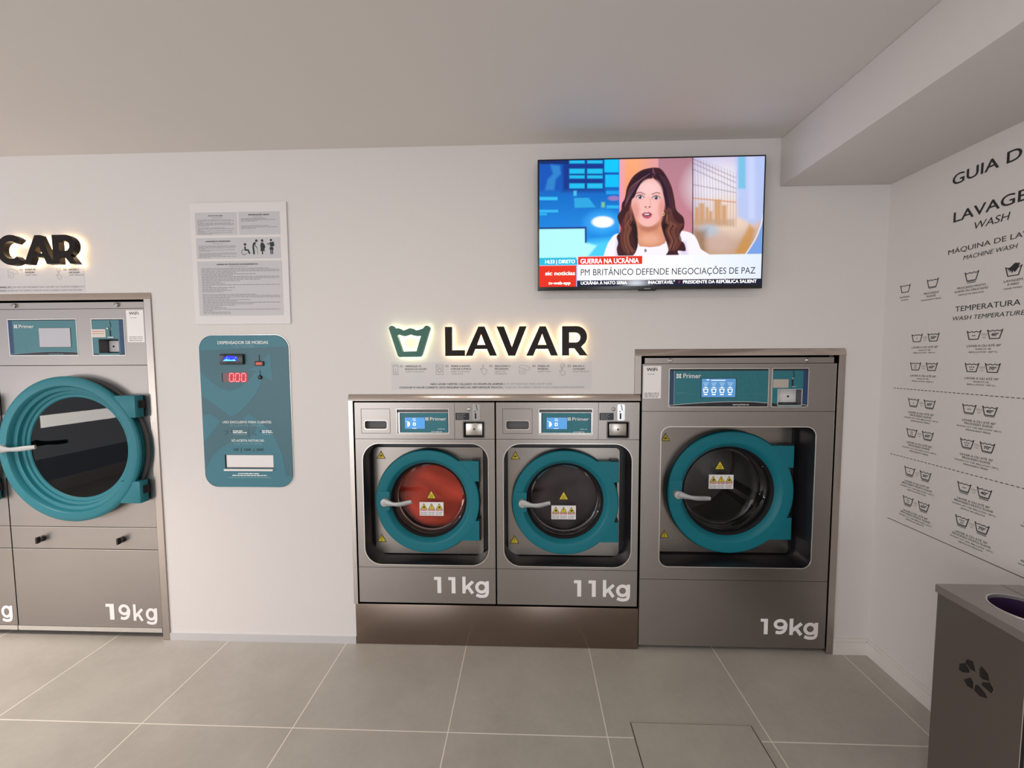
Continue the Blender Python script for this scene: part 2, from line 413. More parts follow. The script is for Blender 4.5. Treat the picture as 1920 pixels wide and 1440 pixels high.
# ------------------------------------------------------------------ steel surrounds
def surround(name, uprights, lintel, base, label):
    """two flat uprights and a lintel with a softly rounded face"""
    t = thing(name, base, label, 'frame')
    for u in uprights: obj('upright', MB().rect(*u, -0.03, 0.007), 'steel_trim', t, smooth=False)
    u0, u1, v0, v1 = lintel; b = MB()
    pr = [(0.03, v0)]; n = 10; y = -0.0105; h = (v1 - v0) / n
    for i in range(n + 1):
        pr.append((y, v0 + h * i)); y += h * math.tan(math.radians(9 + 17 * (i + 0.5) / n))
    pr.append((0.03, v1)); m = len(pr)
    b.add([(u0, p[0], p[1]) for p in pr] + [(u1, p[0], p[1]) for p in pr], [(i, (i + 1) % m, m + (i + 1) % m, m + i) for i in range(m)] + [tuple(range(m)), tuple(range(2 * m - 1, m - 1, -1))])
    obj('lintel', b, 'steel_lintel', t)
    return t
surround('steel_surround', [(-1.842, -1.809, 0.002, 1.702), (-3.49, -3.455, 0.002, 1.702)], (-3.49, -1.809, 1.702, 1.7345),
         (-1.826, 0, 0), 'tall brushed steel surround framing the big dryers with teal doors at the left')
surround('steel_surround', [(-0.8585, -0.8375, 0.207, 1.2125)], (-0.8585, 0.5255, 1.2125, 1.2425),
         (-0.848, 0, 0.207), 'low steel surround with spot reflections around the pair of 11kg washers')
surround('steel_surround', [(0.498, 0.527, 1.2435, 1.4205), (1.4175, 1.4475, 0.002, 1.4205)], (0.498, 1.4475, 1.4205, 1.4513),
         (1.43, 0, 0), 'grey steel surround framing the taller 19kg washer beside the corner')
pl = thing('plinth_panel', (-0.16, 0, 0), 'brownish steel plinth panel on the floor under the two 11kg washers', 'panel')
obj('panel', MB().box(-0.8525, 0.530, -0.004, 0.05, 0.002, 0.2055, 0.0015), 'steel_plinth', pl)

# ------------------------------------------------------------------ pieces shared by the machines
def triangle_sign(mb_y, mb_k, cu, v0, v1, w, mark='!'):
    h = v1 - v0; hw = h * 0.56
    mb_k.flat([(cu - hw, v0), (cu + hw, v0), (cu, v1)], w)
    s = 0.80; c = v0 + h * 0.36
    mb_y.flat([(cu + (x - cu) * s, c + (y - c) * s) for x, y in ((cu - hw, v0), (cu + hw, v0), (cu, v1))], w + 0.0004)
    if mark == '!':
        mb_k.flat([(cu - h * .045, v0 + h * .72), (cu + h * .045, v0 + h * .72), (cu + h * .025, v0 + h * .32), (cu - h * .025, v0 + h * .32)], w + 0.0008)
        mb_k.disc(cu, v0 + h * .23, h * .045, w + 0.0008, 8)
    elif mark == 'hand':
        mb_k.flat([(cu - h * .2, v0 + h * .22), (cu + h * .18, v0 + h * .22), (cu + h * .2, v0 + h * .42), (cu + h * .06, v0 + h * .55), (cu - h * .08, v0 + h * .45)], w + 0.0008)
    elif mark == 'heat':
        for d in (-.12, 0, .12):
            mb_k.line([(cu + h * d, v0 + h * .26), (cu + h * (d + .03), v0 + h * .34), (cu + h * (d - .03), v0 + h * .42), (cu + h * d, v0 + h * .5)], h * .035, w + 0.0008)
        mb_k.frect(cu - h * .2, cu + h * .2, v0 + h * .17, v0 + h * .22, w + 0.0008)
    elif mark == 'arrow':
        mb_k.flat([(cu - h * .16, v0 + h * .28), (cu + h * .06, v0 + h * .28), (cu + h * .2, v0 + h * .36), (cu + h * .06, v0 + h * .48), (cu + h * .04, v0 + h * .42), (cu - h * .14, v0 + h * .40)], w + 0.0008)
def warning(parent, name, cu, v0, v1, w, mark):
    y, k = MB(), MB(); triangle_sign(y, k, cu, v0, v1, w, mark)
    o = obj(name, k, 'ink', parent, False, label='yellow warning triangle'); obj('triangle', y, 'yellow', o if o.parent and not o.parent.parent else parent, False)
    return o
def warning_label(parent, cu, v0, v1, w, half=0.0625):
    p = obj('warning_label', MB().rect(cu - half, cu + half, v0, v1, w, w + 0.0006), 'white_vinyl', parent, False, label='white label with three warning triangles')
    y, k, r, s = MB(), MB(), MB(), MB(); h = v1 - v0; rnd = random.Random(3)
    for i, mk in enumerate(('hand', '!', 'hand')):
        triangle_sign(y, k, cu + (i - 1) * half * 0.64, v0 + h * .47, v0 + h * .92, w + 0.001, mk)
        small_print(r, cu + (i - 1) * half * .64 - half * .28, cu + (i - 1) * half * .64 + half * .28, v0 + h * .335, v0 + h * .42, w + 0.001, rnd)
        for q in range(3): small_print(s, cu + (i - 1) * half * .64 - half * .28, cu + (i - 1) * half * .64 + half * .26, v0 + h * (.06 + .08 * q), v0 + h * (.12 + .08 * q), w + 0.001, rnd)
    r.frect(cu - half * .95, cu + half * .95, v0 + h * .42, v0 + h * .45, w + 0.001)
    for mb, mm in ((y, 'yellow'), (k, 'ink'), (r, 'label_red'), (s, 'ink_faint')):
        me = obj('print', mb, mm, parent, False)
    return p
def capacity(parent, digits, boxes):
    """white vinyl weight mark, one glyph at a time: boxes give (u0, u1, baseline, top)"""
    b = MB()
    for ch, (u0, u1, v0, v1) in zip(digits, boxes):
        if ch == '1':
            wd = u1 - u0
            b.flat([(u0, v1), (u1, v1), (u1, v0), (u0 + wd * .46, v0), (u0 + wd * .46, v1 - (v1 - v0) * .19), (u0, v1 - (v1 - v0) * .19)], 0.0008)
        else:
            W_, H_ = u1 - u0, v1 - v0; lv = [0.0008]
            def L(*q): lv[0] += 0.0001; b.line([(u0 + W_ * x, v0 + H_ * y) for x, y in q], t, lv[0])
            def bowl(x, y, rx, ry):
                o = circ(u0 + W_ * x, v0 + H_ * y, H_ * ry, 40, W_ * rx); n = circ(u0 + W_ * x, v0 + H_ * y, H_ * ry - t, 40, W_ * rx - t); b.flat([o, n], 0.0008)
            if ch == 'g':
                t = W_ * .235; bowl(.47, .635, .47, .365); L((1 - .1175, 1), (1 - .1175, .34)); L((1 - .1175, .36), (.86, .26), (.80, .17), (.70, .125), (.52, .105), (.34, .115), (.08, .185))
            elif ch == '9':
                t = W_ * .24; bowl(.48, .665, .48, .335); L((.88, .70), (.88, .56), (.85, .40), (.77, .26), (.64, .17), (.46, .125), (.16, .16))
            elif ch == 'k':
                t = W_ * .27; L((.135, 0), (.135, 1)); t = W_ * .26; L((.18, .255), (.88, .715)); L((.44, .44), (.86, 0))
    return obj('capacity_mark', b, 'white_vinyl', parent, False, label='white weight lettering')
def cabinet(parent, x0, x1, z0, z1, y0=0.024, y1=0.86):
    b = MB(); t = 0.004
    b.box(x0, x0 + t, y0, y1, z0, z1); b.box(x1 - t, x1, y0, y1, z0, z1); b.box(x0, x1, y0, y1, z1 - t, z1); b.box(x0, x1, y0, y1, z0, z0 + t); b.box(x0, x1, y1 - t, y1, z0, z1)
    return obj('cabinet', b, 'rubber_matt', parent, False)
def slab(name, parent, u0, u1, v0, v1, material='steel', holes=(), w0=-0.022, w1=0.0):
    return obj(name, MB().prism([rc(u0, u1, v0, v1)] + list(holes), w0, w1), material, parent, False)
def brand(parent, u0, u1, v0, v1, w, mk):
    """the maker's mark: a cluster of four petals and the name"""
    b = MB(); h = v1 - v0
    for du, dv in ((0, 0), (0, 1), (1, 1), (1, 0)):
        b.flat(circ(u0 - h * 1.25 + du * h * .58, v0 + h * (.2 + dv * .55), h * .24, 10), w)
    b.line([(u0 - h * 1.25, v0 + h * .75), (u0 - h * .67, v0 + h * .2)], h * .14, w + 0.0001)
    text(b, 'Primer', u0, u1, v0, v1, w, bold=0.012)
    return obj('maker_mark', b, mk, parent, False)
def lever(parent, px, pz, length, y0, droop=0.012, lift=0.0):
    """silver latch lever: round boss, waisted neck, flat paddle"""
    b = MB(); n = 16; pts = []; rad = []
    for i in range(n):
        s = i / (n - 1)
        pts.append((px + 0.008 + s * (length - 0.008), y0 - 0.012 - 0.010 * math.sin(PI * min(1, s * 1.2)), pz - droop * math.sin(PI * s) + lift * s))
        rad.append(0.0195 - 0.0100 * min(1.0, s * 3.2) ** 0.8 + 0.002 * math.sin(PI * min(1, max(0, s - .3) / .7)))
    b.tube(pts, rad, 14, True, 0.55)
    b.lathe([(0.0001, 0.021 - y0), (0.012, 0.021 - y0), (0.0185, 0.0195 - y0), (0.0205, 0.015 - y0), (0.0205, -0.004 - y0), (0.0001, -0.004 - y0)], px, pz, 32)
    o = obj('handle', b, 'handle_metal', parent, label='silver lever handle')
    return o
def drum(parent, cx, cz, r, y0, y1, lifters=0, material='drum_steel'):
    b = MB()
    b.lathe([(r * .80, -y0), (r, -y0 - 0.02), (r, -y1 + 0.03), (r * .96, -y1), (0.0005, -y1)], cx, cz, 64)
    for k in range(lifters):
        a = math.radians(k * 360 / lifters - 28)
        q = [(cx + (r - d) * math.cos(a + s), cz + (r - d) * math.sin(a + s)) for d, s in ((0.0, -.16), (0.075, -.05), (0.075, .05), (0.0, .16))]
        b.prism(q, -y1 + 0.02, -y0 - 0.03)
    return obj('drum', b, material, parent)
def washer_door(parent, cx, cz, R, yf, ribs, gl_y, gl_r, hin, hdx, pivot, length, droop, lift):
    """round porthole door: teal ring with two hinge arms, black seal, glass bowl, latch plate and lever"""
    o = MB(); W = -yf
    o.lathe([(R * .80, W - 0.004), (R * .815, W - 0.001), (R * .83, W), (R * .985, W), (R, W - 0.004), (R, W - 0.040), (R * .78, W - 0.040), (R * .735, W - 0.030), (R * .745, W - 0.022)], cx, cz, 128, closed=True)
    for z0, z1 in hin:
        o.prism([(cx + math.sqrt(max(0, (R * .93) ** 2 - z0 ** 2)), cz + z0), (cx + hdx, cz + z0), (cx + hdx, cz + z1), (cx + math.sqrt(max(0, (R * .93) ** 2 - z1 ** 2)), cz + z1)], W - 0.040, W - 0.0006)
    d = obj('door', o, 'teal', parent, label='teal porthole door')
    s = MB()
    s.lathe([(R * 1.012, W - 0.016), (R * 1.012, W - 0.062), (R * .8, W - 0.062)], cx, cz, 96)
    for z0, z1 in hin: s.rect(cx + R * .86, cx + hdx + 0.006, cz + min(z0, z1) - 0.006, cz + max(z0, z1) + 0.006, W - 0.062, W - 0.018)
    obj('door_seal', s, 'rubber', d)
    s = MB(); s.lathe([(R * .80, W - 0.020), (R * .745, W - 0.026), (R * .70, W - 0.036), (gl_r * 1.06, W - 0.046), (gl_r * 1.02, W - 0.066), (gl_r * 1.05, W - 0.10), (gl_r * 1.25, W - 0.12)], cx, cz, 96)
    obj('inner_gasket', s, 'rubber_matt', d)
    g = MB(); g.lathe([(gl_r * 1.05, W - 0.046), (gl_r * 1.015, W - 0.06), (gl_r, -gl_y + 0.014)], cx, cz, 96)
    obj('glass_rim', g, 'bowl_side', d)
    g = MB(); g.lathe([(gl_r, -gl_y + 0.014), (gl_r * .985, -gl_y + 0.005), (gl_r * .94, -gl_y), (gl_r * .5, -gl_y - 0.001), (0.0005, -gl_y - 0.0015)], cx, cz, 96)
    obj('glass', g, 'bowl_glass', d)
    p = MB(); p.prism(rr(cx + pivot[0] - R * .128, cx + pivot[0] + R * .075, cz - R * .17, cz + R * .205, 0.006, 3), W - 0.01, W + 0.0035)
    obj('latch_plate', p, 'teal', d)
    lever(d, cx + pivot[0], cz + pivot[1], length, yf - 0.006, droop, lift)
    h = MB(); h.tube([(cx + hdx - 0.006, yf + 0.03, cz + min(hin[1])), (cx + hdx - 0.006, yf + 0.03, cz + max(hin[0]))], 0.006, 10)
    obj('hinge_pin', h, 'rubber', d)
    return d
def porthole_front(parent, x0, x1, z0, z1, op, orad, depth, plate):
    """front sheet with the rounded square opening, a pale ring for its edge highlight, black surround and inner steel plate"""
    hole = rr(*op, orad, 10)
    p = slab('door_panel', parent, x0, x1, z0, z1, 'steel', [hole])
    rim = MB(); rim.prism([rr(op[0] - 0.0035, op[1] + 0.0035, op[2] - 0.0035, op[3] + 0.0035, orad + 0.0035, 10), hole], -0.002, 0.0022)
    obj('opening_highlight', rim, 'edge', p, False)  # highlight along the opening's edge, built as a pale ring
    s = MB(); n = len(hole)
    for ww0, ww1, g0, g1 in ((0.0, -0.02, 0.0, 0.004), (-0.02, -depth - 0.012, 0.004, 0.004)):
        a = rr(op[0] + g0, op[1] - g0, op[2] + g0, op[3] - g0, orad - g0, 10); b_ = rr(op[0] + g1, op[1] - g1, op[2] + g1, op[3] - g1, orad - g1, 10)
        s.add([s.m(u, v, ww0) for u, v in a] + [s.m(u, v, ww1) for u, v in b_], [(i, (i + 1) % n, n + (i + 1) % n, n + i) for i in range(n)])
    obj('surround_seal', s, 'rubber', p)
    return p

# ------------------------------------------------------------------ 11 kg washers
def washer_small(dx, dz, label, closed_r):
    X = lambda v: v + dx
    t = thing('washing_machine', (X(-0.496), 0, 0.21), label, 'washing machine', 'washing machines in a row against the back wall')
    x0, x1 = X(-0.832), X(-0.158)
    cabinet(t, x0, x1, 0.212, 1.204)
    # control fascia
    disp = rc(X(-0.627), X(-0.378), 1.053, 1.171); grip = rr(X(-0.783), X(-0.676), 1.077, 1.115, 0.010, 4); cb = rr(X(-0.305), X(-0.209), 1.037, 1.110, 0.004, 3)
    cp = slab('control_panel', t, x0, x1, 1.0285, 1.2035, 'steel', [disp, grip, cb])
    g = MB()
    g.frect(X(-0.3495), X(-0.348), 1.0285, 1.2035, 0.0006); obj('panel_groove', g, 'groove', cp, False); g = MB()
    g.line([(X(-0.800), 1.0555), (X(-0.660), 1.0555), (X(-0.660), 1.173), (X(-0.800), 1.173)], 0.0016, 0.0006, True)
    obj('drawer_groove', g, 'groove', cp, False)
    b = MB(); b.prism([rr(X(-0.787), X(-0.672), 1.072, 1.119, 0.013, 4), grip], 0.0, 0.0012)
    dg = obj('detergent_grip', b, 'steel_bright', cp, False)
    b = MB(); b.rect(X(-0.785), X(-0.674), 1.075, 1.117, -0.032, -0.024); obj('grip_hollow', b, 'grey_plastic', cp, False)
    # display
    b = MB(); b.prism([rc(X(-0.627), X(-0.378), 1.053, 1.171), rc(X(-0.617), X(-0.381), 1.0565, 1.153)], -0.013, -0.0115); b.prism([rc(X(-0.629), X(-0.376), 1.051, 1.173), disp], -0.002, 0.0008)
    obj('display_bezel', b, 'edge', cp, False)
    b = MB(); b.rect(X(-0.627), X(-0.378), 1.1545, 1.171, -0.013, -0.009); obj('display_top_strip', b, 'grey_plastic', cp, False)  # dark grey strip along the top of the display
    b = MB(); b.rect(X(-0.617), X(-0.381), 1.0565, 1.153, -0.02, -0.014); ds = obj('display_board', b, 'panel_teal', cp, False, label='teal display board')
    b = MB()
    for cu, r_ in ((-0.57, .055), (-0.52, .035), (-0.46, .06), (-0.43, .03)): b.line([(X(cu) + r_ * math.cos(a / 12 * PI), 1.085 + r_ * .55 * math.sin(a / 12 * PI)) for a in range(13)], 0.0007, -0.0136)
    b.frect(X(-0.617), X(-0.381), 1.067, 1.0676, -0.0136)
    obj('line_pattern', b, 'panel_line', cp, False)
    for a_, c_ in ((-0.617, -0.6125), (-0.3855, -0.381)): obj('navy_edge', MB().frect(X(a_), X(c_), 1.0565, 1.153, -0.0134), 'panel_navy', cp, False)
    b = MB(); b.rect(X(-0.594), X(-0.493), 1.073, 1.132, -0.014, -0.0125); obj('touch_frame', b, 'grey_plastic', cp, False)
    b = MB(); b.frect(X(-0.592), X(-0.495), 1.075, 1.130, -0.0122); obj('touch_screen', b, 'screen_blue_b', cp, False, label='lit blue touch screen')
    b = MB(); b.frect(X(-0.553), X(-0.539), 1.122, 1.1245, -0.0118); b.frect(X(-0.553), X(-0.538), 1.114, 1.1165, -0.0118); b.frect(X(-0.557), X(-0.536), 1.0765, 1.0785, -0.0118)
    b.prism([rr(X(-0.553), X(-0.539), 1.090, 1.105, 0.003, 3), rr(X(-0.5495), X(-0.5425), 1.093, 1.102, 0.002, 3)], -0.0119, -0.0118)
    b.flat([(X(-0.580) + .013 * math.sin(a / 10 * PI), 1.098 + .013 * math.cos(a / 10 * PI)) for a in range(11)], -0.0118); b.disc(X(-0.585), 1.1115, 0.002, -0.0118, 8)
    obj('screen_icons', b, 'screen_icon', cp, False)
    brand(cp, X(-0.470), X(-0.391), 1.1155, 1.131, -0.0132, 'white_vinyl')
    b = MB(); r_ = random.Random(2); small_print(b, X(-0.433), X(-0.400), 1.072, 1.076, -0.0132, r_); small_print(b, X(-0.464), X(-0.413), 1.058, 1.0635, -0.0132, r_); obj('fine_print', b, 'white_vinyl', cp, False)
    # coin slot, key switch, cash box
    b = MB(); b.lathe([(0.0001, 0.004), (0.005, 0.004), (0.0078, 0.003), (0.0085, 0.0)], X(-0.279), 1.172, 24); lk = obj('key_switch', b, 'chrome', cp)
    b = MB(); b.lathe([(0.0066, 0.0044), (0.0080, 0.0044)], X(-0.279), 1.172, 24); b.frect(X(-0.2805), X(-0.2775), 1.168, 1.176, 0.0046); obj('key_slit', b, 'groove', cp, False)
    b = MB(); b.rect(X(-0.344), X(-0.278), 1.120, 1.154, 0, 0.001); obj('instruction_plate', b, 'panel_dark', cp, False, label='small black instruction plate')
    b = MB(); r_ = random.Random(4)
    for k in range(5): small_print(b, X(-0.338), X(-0.338) + r_.uniform(.03, .045), 1.124 + k * .0055, 1.1275 + k * .0055, 0.0015, r_)
    obj('plate_print', b, 'ink_faint', cp, False)
    b = MB(); b.prism(rr(X(-0.262), X(-0.227), 1.118, 1.196, 0.007, 5), 0, 0.005); obj('coin_slot_plate', b, 'chrome', cp)
    b = MB(); b.flat([(X(-0.2465), 1.194), (X(-0.2435), 1.194), (X(-0.2375), 1.166), (X(-0.2405), 1.166)], 0.0056); b.frect(X(-0.251), X(-0.2435), 1.126, 1.153, 0.0056); b.disc(X(-0.250), 1.161, 0.003, 0.0056, 10)
    obj('coin_slot', b, 'groove', cp, False)
    b = MB(); b.prism([rr(X(-0.310), X(-0.204), 1.0325, 1.1145, 0.006, 3), cb], 0.0, 0.0015); obj('cash_box_rim', b, 'grey_plastic', cp, False)
    b = MB(); b.box(X(-0.305), X(-0.209), 0.022, 0.030, 1.037, 1.110); obj('cash_box_hollow', b, 'groove', cp, False)
    b = MB(); b.box(X(-0.297), X(-0.2155), 0.0045, 0.022, 1.0445, 1.1035, 0.004); obj('cash_box_door', b, 'steel_bright', cp)
    b = MB(); b.lathe([(0.0001, -0.0035), (0.004, -0.0035), (0.0045, -0.0045)], X(-0.256), 1.075, 16); obj('cash_box_lock', b, 'groove', cp, False)
    # door
    op = (X(-0.797), X(-0.191), 0.4075, 1.005)
    p = porthole_front(t, x0, x1, 0.3925, 1.0265, op, 0.082, 0.10, None)
    b = MB(); cx, cz = X(-0.499), 0.702
    b.prism([rr(op[0] + 0.002, op[1] - 0.002, op[2] + 0.002, op[3] - 0.002, 0.08, 8), circ(cx, cz, 0.235)], -0.118, -0.112); obj('surround_back', b, 'rubber', p, False)
    b = MB(); b.prism([rr(X(-0.781), X(-0.226), 0.416, 0.966, 0.022, 5), circ(cx, cz, 0.235)], -0.110, -0.100); ip = obj('inner_plate', b, 'steel_dark', p, False)
    for (cu, v0, v1, mk) in ((-0.744, 0.907, 0.949, 'arrow'), (-0.750, 0.474, 0.517, '!')):
        y, k = MB(), MB(); triangle_sign(y, k, X(cu), v0, v1, -0.099, mk); obj('warning_outline', k, 'ink', p, False); obj('warning_triangle', y, 'yellow', p, False, label='yellow warning triangle')
    d = washer_door(t, cx, cz, 0.260, 0.050, 0, 0.140, 0.172, ((0.206, 0.105), (-0.095, -0.195)), 0.258, (-0.2085, 0.002), 0.135, 0.008, 0.005)
    y, k = MB(), MB(); triangle_sign(y, k, cx, cz - 0.014, cz + 0.034, -0.1375, 'heat'); obj('warning_outline', k, 'ink', d, False); obj('warning_triangle', y, 'yellow', d, False, label='yellow hot surface triangle')
    dzl = 0.0 if dx == 0 else -0.012
    warning_label(d, cx, cz - 0.103 + dzl, cz - 0.031 + dzl, -0.1375)
    drum(t, cx, cz, 0.265, 0.17, 0.62, 0)
    lp = slab('lower_panel', t, x0, x1, 0.2135, 0.3905, 'steel')
    boxes = [(X(-0.460), X(-0.425), 0.265, 0.347), (X(-0.390), X(-0.355), 0.265, 0.347), (X(-0.321), X(-0.262), 0.2655, 0.350), (X(-0.258), X(-0.191), 0.243, 0.329)]
    capacity(lp, '11kg', [(a, b_, c + dz, e + dz) for a, b_, c, e in boxes])
    return t
washer_small(0.0, 0.0, 'left 11kg washing machine with red laundry behind its teal porthole', None)
washer_small(0.6815, -0.006, 'middle 11kg washing machine with dark brown laundry behind its teal porthole', None)

def laundry(name, cx, cz, r, y0, depth, material, seed, label, amp=0.03):
    """a heap of wet clothes pressed against the glass bowl"""
    t = thing(name, (cx, y0 + depth * .5, cz - r), label, 'laundry')
    rnd = random.Random(seed); b = MB(); nr, ns = 26, 80; V = []; F = []
    ph = [(rnd.uniform(2, 9), rnd.uniform(0, 6.28), rnd.uniform(14, 38), rnd.uniform(0, 6.28)) for _ in range(7)]
    def bumpf(u, v):
        s = 0
        for i, (a, p, k, q) in enumerate(ph):
            s += math.sin(k * (u * math.cos(p) + v * math.sin(p)) + q + 2.2 * math.sin(9 * (u * math.sin(p) - v * math.cos(p)) + a))
        return s / 7
    for i in range(nr + 1):
        fr = i / nr; rad = r * math.sin(min(1.0, fr) * PI * .62) / math.sin(PI * .62) if fr < .81 else r * 1.0
        for j in range(ns):
            a = 2 * PI * j / ns; u, v = rad * math.cos(a), rad * math.sin(a)
            y = y0 + depth * (fr ** 3.2) + amp * (0.55 + bumpf(u, v)) * (1 - 0.5 * fr)
            V.append((cx + u, y, cz + v))
    for i in range(nr):
        for j in range(ns):
            k = (j + 1) % ns; F.append((i * ns + j, i * ns + k, (i + 1) * ns + k, (i + 1) * ns + j))
    F.append(tuple(nr * ns + j for j in range(ns)))
    b.add(V, F); obj('cloth', b, material, t)
laundry('laundry_load', -0.499, 0.702, 0.20, 0.155, 0.24, 'red_cloth', 5, 'red laundry load behind the round glass of the left 11kg washer', 0.06)
laundry('laundry_load', 0.1825, 0.702, 0.20, 0.155, 0.26, 'brown_cloth', 11, 'dark brown laundry load behind the round glass of the middle washer', 0.065)

# ------------------------------------------------------------------ 19 kg washer
def washer_large():
    t = thing('washing_machine', (0.975, 0, 0.01), 'taller 19kg washing machine with an empty drum, nearest the right wall', 'washing machine', 'washing machines in a row against the back wall')
    x0, x1 = 0.5345, 1.4135
    cabinet(t, x0, x1, 0.02, 1.405)
    ts = slab('top_strip', t, 0.5455, 1.403, 1.3850, 1.4105, 'steel', w0=-0.02, w1=-0.004)
    for u in (0.662, 1.284):
        b = MB(); b.lathe([(0.0001, 0.004), (0.006, 0.004), (0.0095, 0.001), (0.0105, -0.004)], u, 1.3985, 24); lk = obj('lock', b, 'chrome', ts)
        b = MB(); b.frect(u - 0.0012, u + 0.0012, 1.3945, 1.4025, 0.0046); b.lathe([(0.0070, 0.0036), (0.0083, 0.0031)], u, 1.3985, 24); obj('key_slit', b, 'groove', ts, False)
    cash = rc(1.155, 1.2605, 1.1915, 1.2635)
    cp = slab('control_panel', t, x0, x1, 1.1625, 1.3825, 'steel', [cash])
    b = MB(); b.prism([rr(0.6565, 1.1115, 1.1815, 1.3615, 0.005, 3), rr(0.659, 1.109, 1.184, 1.359, 0.004, 3)], 0, 0.0012); obj('panel_rim', b, 'edge', cp, False); b = MB(); b.prism([rr(1.1250, 1.2905, 1.1815, 1.3615, 0.005, 3), rr(1.1275, 1.288, 1.184, 1.359, 0.004, 3)], 0, 0.0012); obj('panel_rim', b, 'edge', cp, False)
    obj('display_fascia', MB().frect(0.659, 1.109, 1.184, 1.359, 0.0004), 'panel_teal', cp, False, label='teal printed fascia'); b = MB(); b.flat([rc(1.1275, 1.288, 1.184, 1.359), cash], 0.0004); obj('coin_fascia', b, 'panel_teal', cp, False, label='teal printed fascia')
    b = MB(); b.frect(0.659, 1.109, 1.3505, 1.359, 0.0008); b.frect(1.1275, 1.288, 1.3505, 1.359, 0.0008)
    cv = [(0.659 + 0.45 * s, 1.190 + 0.017 * math.sin(s * PI * .72) + (-0.002 if s > .9 else 0)) for s in [i / 16 for i in range(17)]]
    b.flat([(0.659, 1.184), (1.109, 1.184)] + cv[::-1], 0.0010); b.flat([(1.1275, 1.184), (1.155, 1.184), (1.155, 1.196), (1.1275, 1.200)], 0.001); b.flat([(1.2605, 1.184), (1.288, 1.184), (1.288, 1.189), (1.2605, 1.194)], 0.001)
    obj('fascia_dark', b, 'panel_dark', cp, False)
    for a_, c_ in ((0.659, 0.680), (1.266, 1.288)): obj('fascia_navy', MB().frect(a_, c_, 1.190, 1.3505, 0.0008), 'panel_navy', cp, False)
    b = MB(); b.line(cv, 0.0016, 0.0014); b.frect(0.6802, 0.681, 1.19, 1.3505, 0.0012); b.line([(1.2605, 1.1945), (1.288, 1.1895)], 0.0014, 0.0014); obj('fascia_swoosh', b, 'white_vinyl', cp, False)
    b = MB()
    b.line([(0.790, 1.350), (0.803, 1.320)], 0.001, 0.0012); b.line([(0.797, 1.350), (0.806, 1.325)], 0.001, 0.0012); b.line([(0.683, 1.2425), (1.106, 1.2425)], 0.0009, 0.0012)
    for o_ in (0, 0.010, 0.018): b.line([(1.028 + o_, 1.350), (1.035 + o_, 1.30), (1.057 + o_, 1.205)], 0.0008, 0.0012)
    b.line([(0.937, 1.350), (0.938, 1.33), (0.955, 1.312), (0.985, 1.300), (1.008, 1.310), (1.018, 1.335), (1.018, 1.350)], 0.0009, 0.0012)
    b.line([(0.965, 1.245), (0.990, 1.265), (1.008, 1.288), (1.022, 1.288), (1.030, 1.262), (1.050, 1.215), (1.055, 1.205)], 0.0009, 0.0012)
    b.line([(0.918, 1.228), (0.920, 1.214), (0.935, 1.210), (0.955, 1.209)], 0.0009, 0.0012); b.line([(0.820, 1.228), (0.826, 1.205)], 0.0008, 0.0012); b.line([(0.829, 1.228), (0.834, 1.206)], 0.0008, 0.0012)
    obj('line_pattern', b, 'panel_line', cp, False)
    brand(cp, 0.722, 0.802, 1.3165, 1.338, 0.0014, 'white_vinyl')
    tobj('web_address', cp, 'white_vinyl', 'www.primer.es', 0.950, 1.023, 1.190, 1.1985, 0.0014, bold=0.01)
    b = MB(); small_print(b, 0.692, 0.739, 1.2465, 1.2515, 0.0014, random.Random(9)); obj('fine_print', b, 'panel_line', cp, False)
    b = MB(); b.rect(0.8035, 0.9635, 1.2255, 1.3165, 0.0, 0.0018); obj('screen_frame', b, 'panel_dark', cp, False)
    b = MB(); b.frect(0.806, 0.961, 1.2278, 1.3142, 0.0022); sn = obj('touch_screen', b, 'screen_blue', cp, False, label='lit blue touch screen')
    b = MB()
    for u in (0.825, 0.862, 0.899, 0.936):
        b.flat([(u - .0125, 1.2665), (u + .0125, 1.2665), (u + .0085, 1.2475), (u - .0085, 1.2475)], 0.0026); b.frect(u - .008, u + .008, 1.238, 1.2425, 0.0026)
        b.frect(u - .010, u + .010, 1.2715, 1.2735, 0.0026); b.flat([(u - .006, 1.2735), (u + .006, 1.2735), (u, 1.2775)], 0.0026); b.frect(u - .012, u + .012, 1.293, 1.2942, 0.0026); b.frect(u - .008, u + .008, 1.2845, 1.286, 0.0026)
    b.frect(0.849, 0.914, 1.3045, 1.3075, 0.0026); b.frect(0.828, 0.840, 1.3065, 1.310, 0.0026)
    obj('screen_icons', b, 'screen_icon', cp, False)
    b = MB()
    for u in (0.825, 0.862, 0.899, 0.936): b.flat([(u - .008, 1.2635), (u + .008, 1.2635), (u + .0055, 1.2505), (u - .0055, 1.2505)], 0.0028)
    for u in (0.825, 0.862, 0.899, 0.936): b.frect(u - .0025, u + .0025, 1.2525, 1.2568, 0.0024)
    obj('screen_basins', b, 'screen_blue', cp, False)
    b = MB(); b.rect(1.1305, 1.2000, 1.271, 1.3105, 0.0, 0.0014); obj('price_sticker', b, 'beige', cp, False, label='blank beige sticker')
    b = MB(); b.flat([(1.2185, 1.347), (1.2220, 1.347), (1.2275, 1.319), (1.2245, 1.319)], 0.0014); b.frect(1.2145, 1.2215, 1.280, 1.309, 0.0014); obj('coin_slot', b, 'groove', cp, False)
    b = MB(); b.lathe([(0.0001, 0.006), (0.003, 0.0055), (0.0045, 0.003), (0.005, 0.0004)], 1.216, 1.3145, 16); b.rect(1.214, 1.234, 1.2755, 1.2785, 0.0, 0.004); obj('coin_return', b, 'chrome', cp)
    b = MB(); b.prism([rc(1.152, 1.2635, 1.1885, 1.2655), cash], 0.0006, 0.0022); obj('cash_box_rim', b, 'edge', cp, False)
